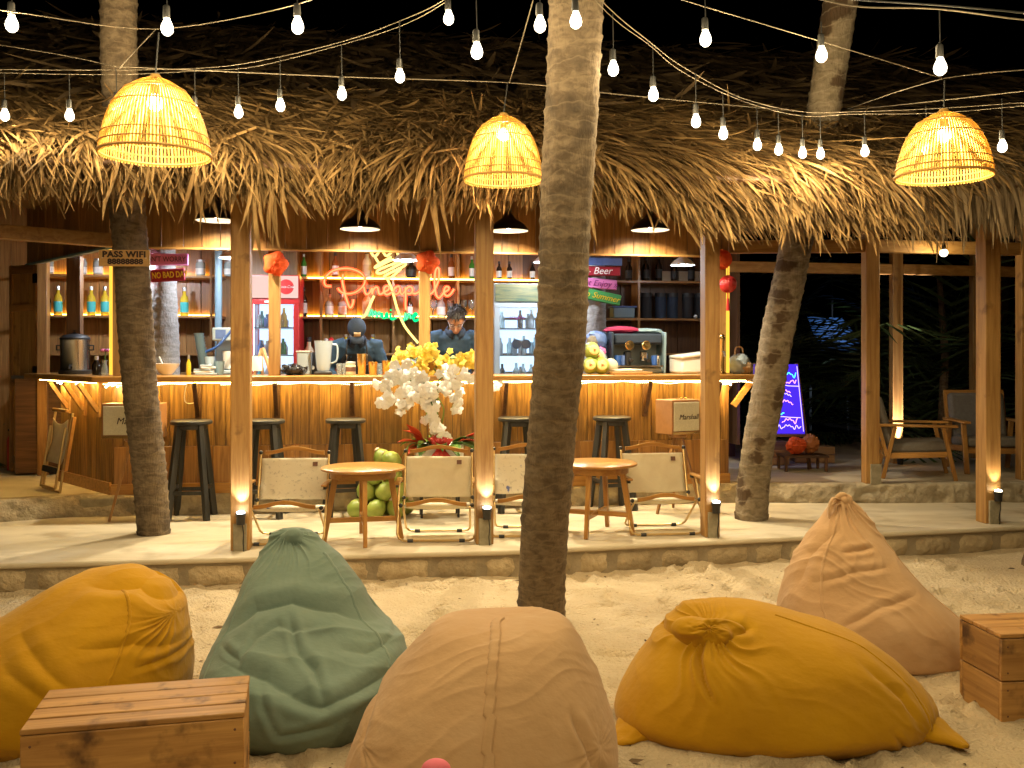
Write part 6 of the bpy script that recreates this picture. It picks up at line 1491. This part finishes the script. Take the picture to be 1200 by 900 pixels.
def string(label, pts, bulbs, mat='cable', r=.004, twin=True, grp=None):
    W_ = [atY(*p) for p in pts]; o0 = W_[0]; g = thing('string_light' if bulbs else 'guy_rope', label, 'string lights' if bulbs else 'rope', o0, 0, grp)
    M().tube(smooth_path([p-o0 for p in W_], 6), r, 6).o('cable', mat, g, smooth=180)
    if twin: M().tube(smooth_path([p-o0+V((0, .01, -.012-.012*(i % 2))) for i, p in enumerate(W_)], 6), r*.8, 6).o('support_wire', 'rope', g, smooth=180)
    for (bx, by, Y, dp) in bulbs: bulb(g, atY(bx, by-9*4.6/Y, Y)-o0+V((0, 0, dp)), dp, 1.2 if bx in (674, 718) else 3 if bx == 632 else None)
    return g
SG = 'festoon strings over the sand'
string('festoon string across the upper left corner, rising to the right', [(-60, 2, 3.9), (30, 16, 3.9), (183, 34, 4.3), (345, 6, 3.9), (420, -30, 3.8)], [(13, 14, 3.9, .08), (195, 18, 3.9, .10), (348, 16, 3.9, .06)], 'rope', .002, False, SG)
string('long festoon string sagging over the left lamp and climbing to the top centre', [(-40, 81, 5.5), (120, 82, 5.45), (230, 80, 5.4), (300, 72, 5.3), (400, 49, 5.1), (470, 24, 4.9), (520, 0, 4.7), (570, -40, 4.6)],
  [(5, 125, 5.5, .16), (81, 125, 5.45, .16), (136, 116, 5.45, .14), (228, 121, 5.4, .16), (279, 121, 5.35, .18), (328, 113, 5.25, .18), (400, 99, 5.1, .18), (468, 78, 4.9, .20), (525, 9, 4.6, .04)], 'rope', .0022, True, SG)
string('festoon string falling from the sandy palm trunk to the right palm trunk and on', [(640, -70, 4.2), (712, 8, 4.3), (760, 48, 4.6), (800, 78, 4.9), (870, 115, 5.4), (940, 131, 6.0), (1000, 131, 5.9), (1100, 127, 5.5), (1230, 118, 5.2)],
  [(718, 68, 4.4, .17), (765, 99, 4.7, .16), (815, 131, 5.0, .17), (847, 146, 5.3, .15), (887, 160, 5.7, .14), (912, 166, 5.9, .14), (940, 170, 6.0, .16), (961, 171, 6.05, .16), (1013, 168, 5.95, .16), (1085, 165, 5.6, .17), (1174, 161, 5.3, .18)], 'rope', .0022, True, SG)
string('festoon string from top centre to the right lamp hook', [(760, -14, 4.1), (800, 0, 4.1), (880, 24, 4.2), (960, 48, 4.35), (1040, 72, 4.55), (1105, 92, 4.75)], [(826, 32, 4.1, .09), (962, 51, 4.2, .06)], 'rope', .002, False, SG)
string('festoon string crossing the upper right corner', [(960, -6, 3.8), (1010, 0, 3.8), (1100, 6, 3.8), (1200, 15, 3.8), (1290, 25, 3.8)], [(1101, 64, 3.8, .14)], 'cable', .004, True, SG)
string('festoon string hanging near the top of the sandy palm trunk', [(530, -60, 4.0), (558, -12, 4.0), (600, -22, 3.95), (640, -30, 3.9), (678, -34, 3.9), (760, -70, 3.9)], [(558, 46, 4.0, .16), (632, 15, 4.0, .12), (674, 10, 3.95, .12)], 'cable', .004, False, SG)
# the strings run on over the sand towards the viewer, outside the picture
g = thing('string_light', 'festoon strings continuing over the sand towards the viewer', 'string lights', (-3.2, 2.1, 3.3), 0, SG)
for k, (a, b) in enumerate((((-3.2, 2.1, 3.3), (3.4, 1.9, 3.3)), ((-3.2, .5, 3.1), (3.4, .3, 3.1)), ((-3., 1.3, 3.2), (3.2, 1.1, 3.2)))):
    a, b = V(a)-V((-3.2, 2.1, 3.3)), V(b)-V((-3.2, 2.1, 3.3))
    M().tube([a+(b-a)*q-V((0, 0, .25*sin(q*pi))) for q in np.linspace(0, 1, 14)], .005, 6).o('cable', 'rope', g)
    for q in np.linspace(.1, .9, 5): bulb(g, a+(b-a)*q-V((0, 0, .25*sin(q*pi))), .1, 22)
RG = None
string('thin rope from the left edge down to the left lamp knot', [(-30, 48, 5.6), (70, 64, 5.5), (140, 79, 5.45)], [], 'rope', .0025, False)
string('thin rope running level behind the lamps from left knot to right palm trunk', [(140, 78, 5.5), (400, 90, 5.6), (598, 97, 5.66), (700, 108, 5.8), (800, 118, 6.2), (940, 131, 7.2)], [], 'rope', .003, False)
string('short rope tying the left lamp hook to the knot below', [(183, 34, 4.37), (160, 58, 4.9), (140, 80, 5.45)], [], 'rope', .0025, False)
string('rope rising from the middle lamp hook beside the sandy palm trunk', [(597, 97, 5.65), (608, 60, 5.2), (626, -4, 4.7)], [], 'rope', .0032, False)
string('rope from the right lamp hook back to the right palm trunk', [(1105, 92, 4.75), (1050, 108, 5.8), (993, 128, 7.1)], [], 'rope', .0025, False)
string('rope from the right lamp hook out of the right edge', [(1105, 92, 4.75), (1160, 85, 4.7), (1260, 78, 4.6)], [], 'rope', .0025, False)
string('rope slanting up from the right palm trunk to the right edge', [(995, 129, 7.1), (1100, 118, 6.0), (1260, 100, 5.2)], [], 'rope', .003, False)
# ================================================================== RIGHT DECK AND GARDEN
def armchair(label, X, Y, rz, src=None):
    if src:
        g = copy_tree(src); g.location = (X, Y, ZF); g.rotation_euler = (0, 0, rz); g['label'] = label; return g
    g = thing('lounge_armchair', label, 'armchair', (X, Y, ZF), rz, 'wooden armchairs on the right deck')   # faces local +x
    for sy in (-1, 1):
        y_ = sy*.33
        M().box((0, y_, .56), (.76, .07, .028)).o('armrest', 'honey_x', g, bev=.006)
        M().beam((.24, y_, .545), (.36, y_, 0), .04, .05, up=(0, 1, 0)).o('leg', 'honey_z', g, bev=.004); M().beam((-.22, y_, .545), (-.34, y_, 0), .04, .05, up=(0, 1, 0)).o('leg', 'honey_z', g, bev=.004)
        M().beam((.28, y_*.999, .27), (-.29, y_*.999, .24), .03, .06, up=(0, 0, 1)).o('rail', 'honey_x', g, bev=.004)
    for x_, z_ in ((.29, .25), (-.29, .23)): M().box((x_, 0, z_), (.03, .62, .06)).o('seat_rail', 'honey_y', g, bev=.004)
    M().box((.0, 0, .33), (.60, .60, .11), 0, 0, -.05).o('seat_cushion', 'greycloth', g, bev=.035, seg=3)
    M().box((-.34, 0, .60), (.12, .60, .52), 0, 0, -.26).o('back_cushion', 'greycloth', g, bev=.04, seg=3)
    M().beam((-.46, -.33, .86), (-.46, .33, .86), .05, .03, up=(1, 0, .3)).o('top_rail', 'honey_y', g, bev=.006)
    for sy in (-1, 1): M().beam((-.30, sy*.31, .24), (-.46, sy*.31, .86), .035, .04, up=(0, 1, 0)).o('back_post', 'honey_z', g)
    return g
a1 = armchair('wooden armchair with grey cushions seen from its side on the right deck', (1074-600)/FPX*9.0, 9.05, radians(-17)); a1.scale = (.9, .9, .9)
armchair('wooden armchair with grey cushions facing the viewer at the right edge', (1166-600)/FPX*9.3, 9.45, radians(-98), a1)
p = atY(912, 508, 9.6); g = thing('menu_board', 'glowing blue LED menu board with pink, violet and green handwriting', 'sign', (p.x, p.y, p.z), radians(-3)); g.rotation_euler = (radians(-10), 0, radians(-3))
W_, H_ = 61*9.6/FPX, 82*9.6/FPX
def trap(q, z): return q*(1-.16*z/H_)
M().add([(-W_/2, -.012, 0), (W_/2, -.012, 0), (trap(W_/2, H_), -.012, H_), (trap(-W_/2, H_), -.012, H_), (-W_/2, .012, 0), (W_/2, .012, 0), (trap(W_/2, H_), .012, H_), (trap(-W_/2, H_), .012, H_)], [(0, 1, 2, 3), (5, 4, 7, 6), (0, 4, 5, 1), (1, 5, 6, 2), (2, 6, 7, 3), (3, 7, 4, 0)]).o('panel', 'boardlit', g)
for x0, x1, z_, mat, amp_, fr in ((.02, .20, .60, 'mk_g', .022, 70), (-.2, -.02, .60, 'mk_g', .02, 65), (.06, .20, .535, 'mk_p', .014, 100), (-.22, .02, .535, 'mk_b', .014, 100), (.02, .14, .44, 'mk_p', .016, 95), (.02, .15, .40, 'mk_b', .015, 90), (-.2, -.06, .43, 'mk_b', .015, 90), (.0, .16, .32, 'mk_p', .018, 85), (-.2, -.05, .33, 'mk_p', .015, 85), (-.01, .07, .215, 'mk_g', .02, 70), (.04, .2, .125, 'mk_p', .02, 75), (-.05, .23, .065, 'mk_b', .017, 80), (-.22, -.08, .13, 'mk_p', .016, 90)):
    pts = [(x_, -.0145, z_+amp_*sin(x_*fr+2*sin(x_*31))+amp_*.4*sin(x_*fr*2.3)) for x_ in np.arange(x0, x1, .0045)]
    m = M(); wv = .0042
    m.tube(pts, .0042, 5); m.o('handwriting', mat, g)
for z_, x0 in ((.49, .03), (.165, -.02)): M().tube(smooth_path([(x0, -.014, z_-.02), (x0+.05, -.014, z_+.006), (.12, -.014, z_), (.23, -.014, z_-.004)], 6), .004, 5).o('underline', 'mk_b', g)
M().tube([(trap(W_/2-.012, z_), -.014, z_) for z_ in np.linspace(.02, H_-.02, 24)], .0035, 5).o('border', 'mk_b', g)
es = thing('easel', 'dark easel carrying the glowing blue menu board', 'easel', (p.x, p.y, ZF), 0); zz = p.z-ZF
M().beam((-W_/2-.02, -.05, 0), (-W_/2+.06, .14, zz+H_), .03, .03).o('leg', 'dark_z', es); M().beam((W_/2+.04, -.05, 0), (W_/2-.04, .14, zz+H_), .03, .03).o('leg', 'dark_z', es); M().beam((0, .5, 0), (0, .16, zz+H_), .03, .03).o('leg', 'dark_z', es); M().box((0, -.03, zz-.016), (W_+.1, .07, .025)).o('ledge', 'dark_x', es)
p = gnd(905, 546, ZF); g = thing('plank_box', 'small wooden box on the floor below the menu board, near the leaning trunk', 'box', (p.x, p.y+.1, ZF), .1)
for k in range(3): M().box((0, -.11, .05+.085*k), (.34, .02, .08)).o('board', 'oak_x', g, bev=.003)
M().box((0, .0, .13), (.30, .18, .25)).o('liner', 'dark_x', g); M().box((0, .11, .13), (.34, .02, .25)).o('board', 'oak_x', g)
p = gnd(955, 543, ZF); g = thing('plank_box', 'low wooden box on the floor right of the menu board', 'box', (p.x, p.y+.1, ZF), -.05)
for k in range(2): M().box((0, -.11, .05+.09*k), (.42, .02, .085)).o('board', 'oak_x', g, bev=.003)
M().box((0, .0, .09), (.38, .18, .17)).o('liner', 'dark_x', g); M().box((0, .11, .09), (.42, .02, .17)).o('board', 'oak_x', g)
p = atY(933, 522, 9.45); tag(crumple((0, 0, 0), .085, (1.1, .8, .9), 6, .5).o('flower_bunch', 'orange', None, (p.x, p.y, p.z)), 'orange red flower bunch under the menu board', 'flowers')
p = atY(950, 520, 9.5); tag(crumple((0, 0, 0), .08, (1, .8, 1.1), 16, .5).o('flower_bunch', 'husk', None, (p.x, p.y, p.z)), 'brownish orange bunch right of the red flowers under the menu board', 'flowers')
pot = thing('flower_stand', 'low dark shelf holding the orange flowers under the menu board', 'stand', (atY(940, 532, 9.5).x, 9.5, ZF)); zt_ = atY(933, 533, 9.45).z-ZF
M().box((0, 0, zt_-.01), (.45, .3, .02)).o('shelf', 'dark_x', pot)
for sx in (-1, 1):
    for sy in (-1, 1): M().box((sx*.2, sy*.13, (zt_-.02)/2), (.025, .025, zt_-.02)).o('leg', 'dark_z', pot)
p = atY(1106, 293, 8.4); g = thing('hanging_bulb', 'single warm bulb hanging under the thatch of the right deck', 'lamp', p); M().tube([(0, 0, .05), (0, 0, .5)], .004, 5).o('cord', 'cable', g); M().lathe([(.015, .06), (.018, .0)], 10).o('socket', 'black', g); M().ball((0, 0, -.025), .035, 12, 8).o('bulb', 'bulb', g); light('POINT', 'bulb_light', (0, 0, -.1), 7, (1, .78, .42), g, shadow_soft_size=.03)
# far blue awning beyond the garden, with an unseen lamp added to light it
p = atY(968, 395, 15.); g = thing('market_awning', 'blue sloping awning glimpsed beyond the dark garden', 'awning', (p.x, p.y, .2))
P = [[(-.30+.02*k, -.3*k/5, p.z+.32-.2-.11*k+.02*sin(k*2)), (.25+.06*k, -.3*k/5, p.z+.30-.2-.10*k)] for k in range(6)]
M().grid(P).o('canvas', 'awning', g, solid=.02)
for sx in (-.25, .35): M().tube([(sx, 0, 0), (sx, 0, p.z-.1)], .02, 6).o('pole', 'frgrey', g)
M().ball((.1, -.9, p.z+.75), .03, 8, 6).tube([(.1, 0, p.z+.1), (.1, 0, p.z+.8), (.1, -.9, p.z+.79)], .012, 6).o('added_lamp_arm', 'black', g)
light('SPOT', 'added_lamp_light', (.1, -.9, p.z+.70), 25, (.75, .86, 1), g, (radians(38), 0, 0), spot_size=radians(70), spot_blend=.5, shadow_soft_size=.03)
# dark garden shrubs and palms
def frond(m, base, d, L, rg):
    p = V(base); d = V(d).normalized(); prev = p
    for i in range(12):
        d = (d+V((0, 0, -.085))).normalized(); q = p+d*L/12; sd = d.cross(V((0, 0, 1))).normalized()
        for sg in (-1, 1):
            l_ = L*.28*sin(pi*(i+1.2)/14); tip = q+sd*sg*l_+d*l_*.6+V((0, 0, -l_*.35)); w_ = d*.022
            m.add([p-w_, p+w_, (p+tip)/2+w_*1.1+V((0,0,.02)), tip, (p+tip)/2-w_*1.1+V((0,0,.02))], [(0, 1, 2, 3, 4)])
        p = q
rg = random.Random(5)
spots = [(4.9, 12.6, 1.9, 'dark feathery palm shrub behind the right armchair'), (3.6, 13.4, 2.3, 'dark feathery palm shrub in the middle of the garden'), (2.7, 12.8, 1.7, 'dark feathery palm shrub behind the menu board'), (6.2, 13.6, 2.5, 'dark feathery palm shrub at the right end of the garden'), (5.3, 11.6, 3.3, 'tall feathery palm shrub with leaves near the hanging bulb of the right deck'), (-6.3, 11.3, 2.4, 'dark feathery palm shrub at the far left behind the door'), (-5.75, 10.2, 1.2, 'low dark palm shrub left of the shutter door')]
for x_, y_, h_, lab in spots:
    g = thing('palm_shrub', lab, 'shrub', (x_, y_, .2)); m = M()
    for k in range(34):
        a = rg.uniform(0, 2*pi); e_ = rg.uniform(.35, 1.3); frond(m, (rg.uniform(-.2, .2), rg.uniform(-.2, .2), rg.uniform(0, h_*.55)), (cos(a)*cos(e_), sin(a)*cos(e_), sin(e_)), h_*rg.uniform(.5, .8), rg)
    m.o('fronds', 'darkleaf', g, smooth=0); M().tube([(0, 0, 0), (.05, 0, h_*.4), (0, .05, h_*.7)], [.06, .05, .03], 8).o('stem', 'trunk', g)
for x_, y_, w_, h_, lab in ((4.2, 17.5, 5.5, 3.0, 'black hedge mass closing the garden behind the right deck'), (-7.4, 14, 3.0, 3.4, 'black hedge mass behind the left side of the bar')):
    g = thing('hedge', lab, 'hedge', (x_, y_, .2)); m = M()
    for k in range(1500):
        c = V((rg.uniform(-w_/2, w_/2), rg.uniform(-.6, .6), rg.uniform(0, h_)*(.8+.2*N(k*.1)))); u_ = V((rg.gauss(0, 1), rg.gauss(0, 1), rg.gauss(0, 1))).normalized()*.11; v_ = u_.cross(V((rg.gauss(0, 1), rg.gauss(0, 1), 1))).normalized()*.05
        m.add([c-u_, c+v_, c+u_, c-v_], [(0, 1, 2, 3)])
    m.o('foliage', 'darkleaf', g, smooth=0)
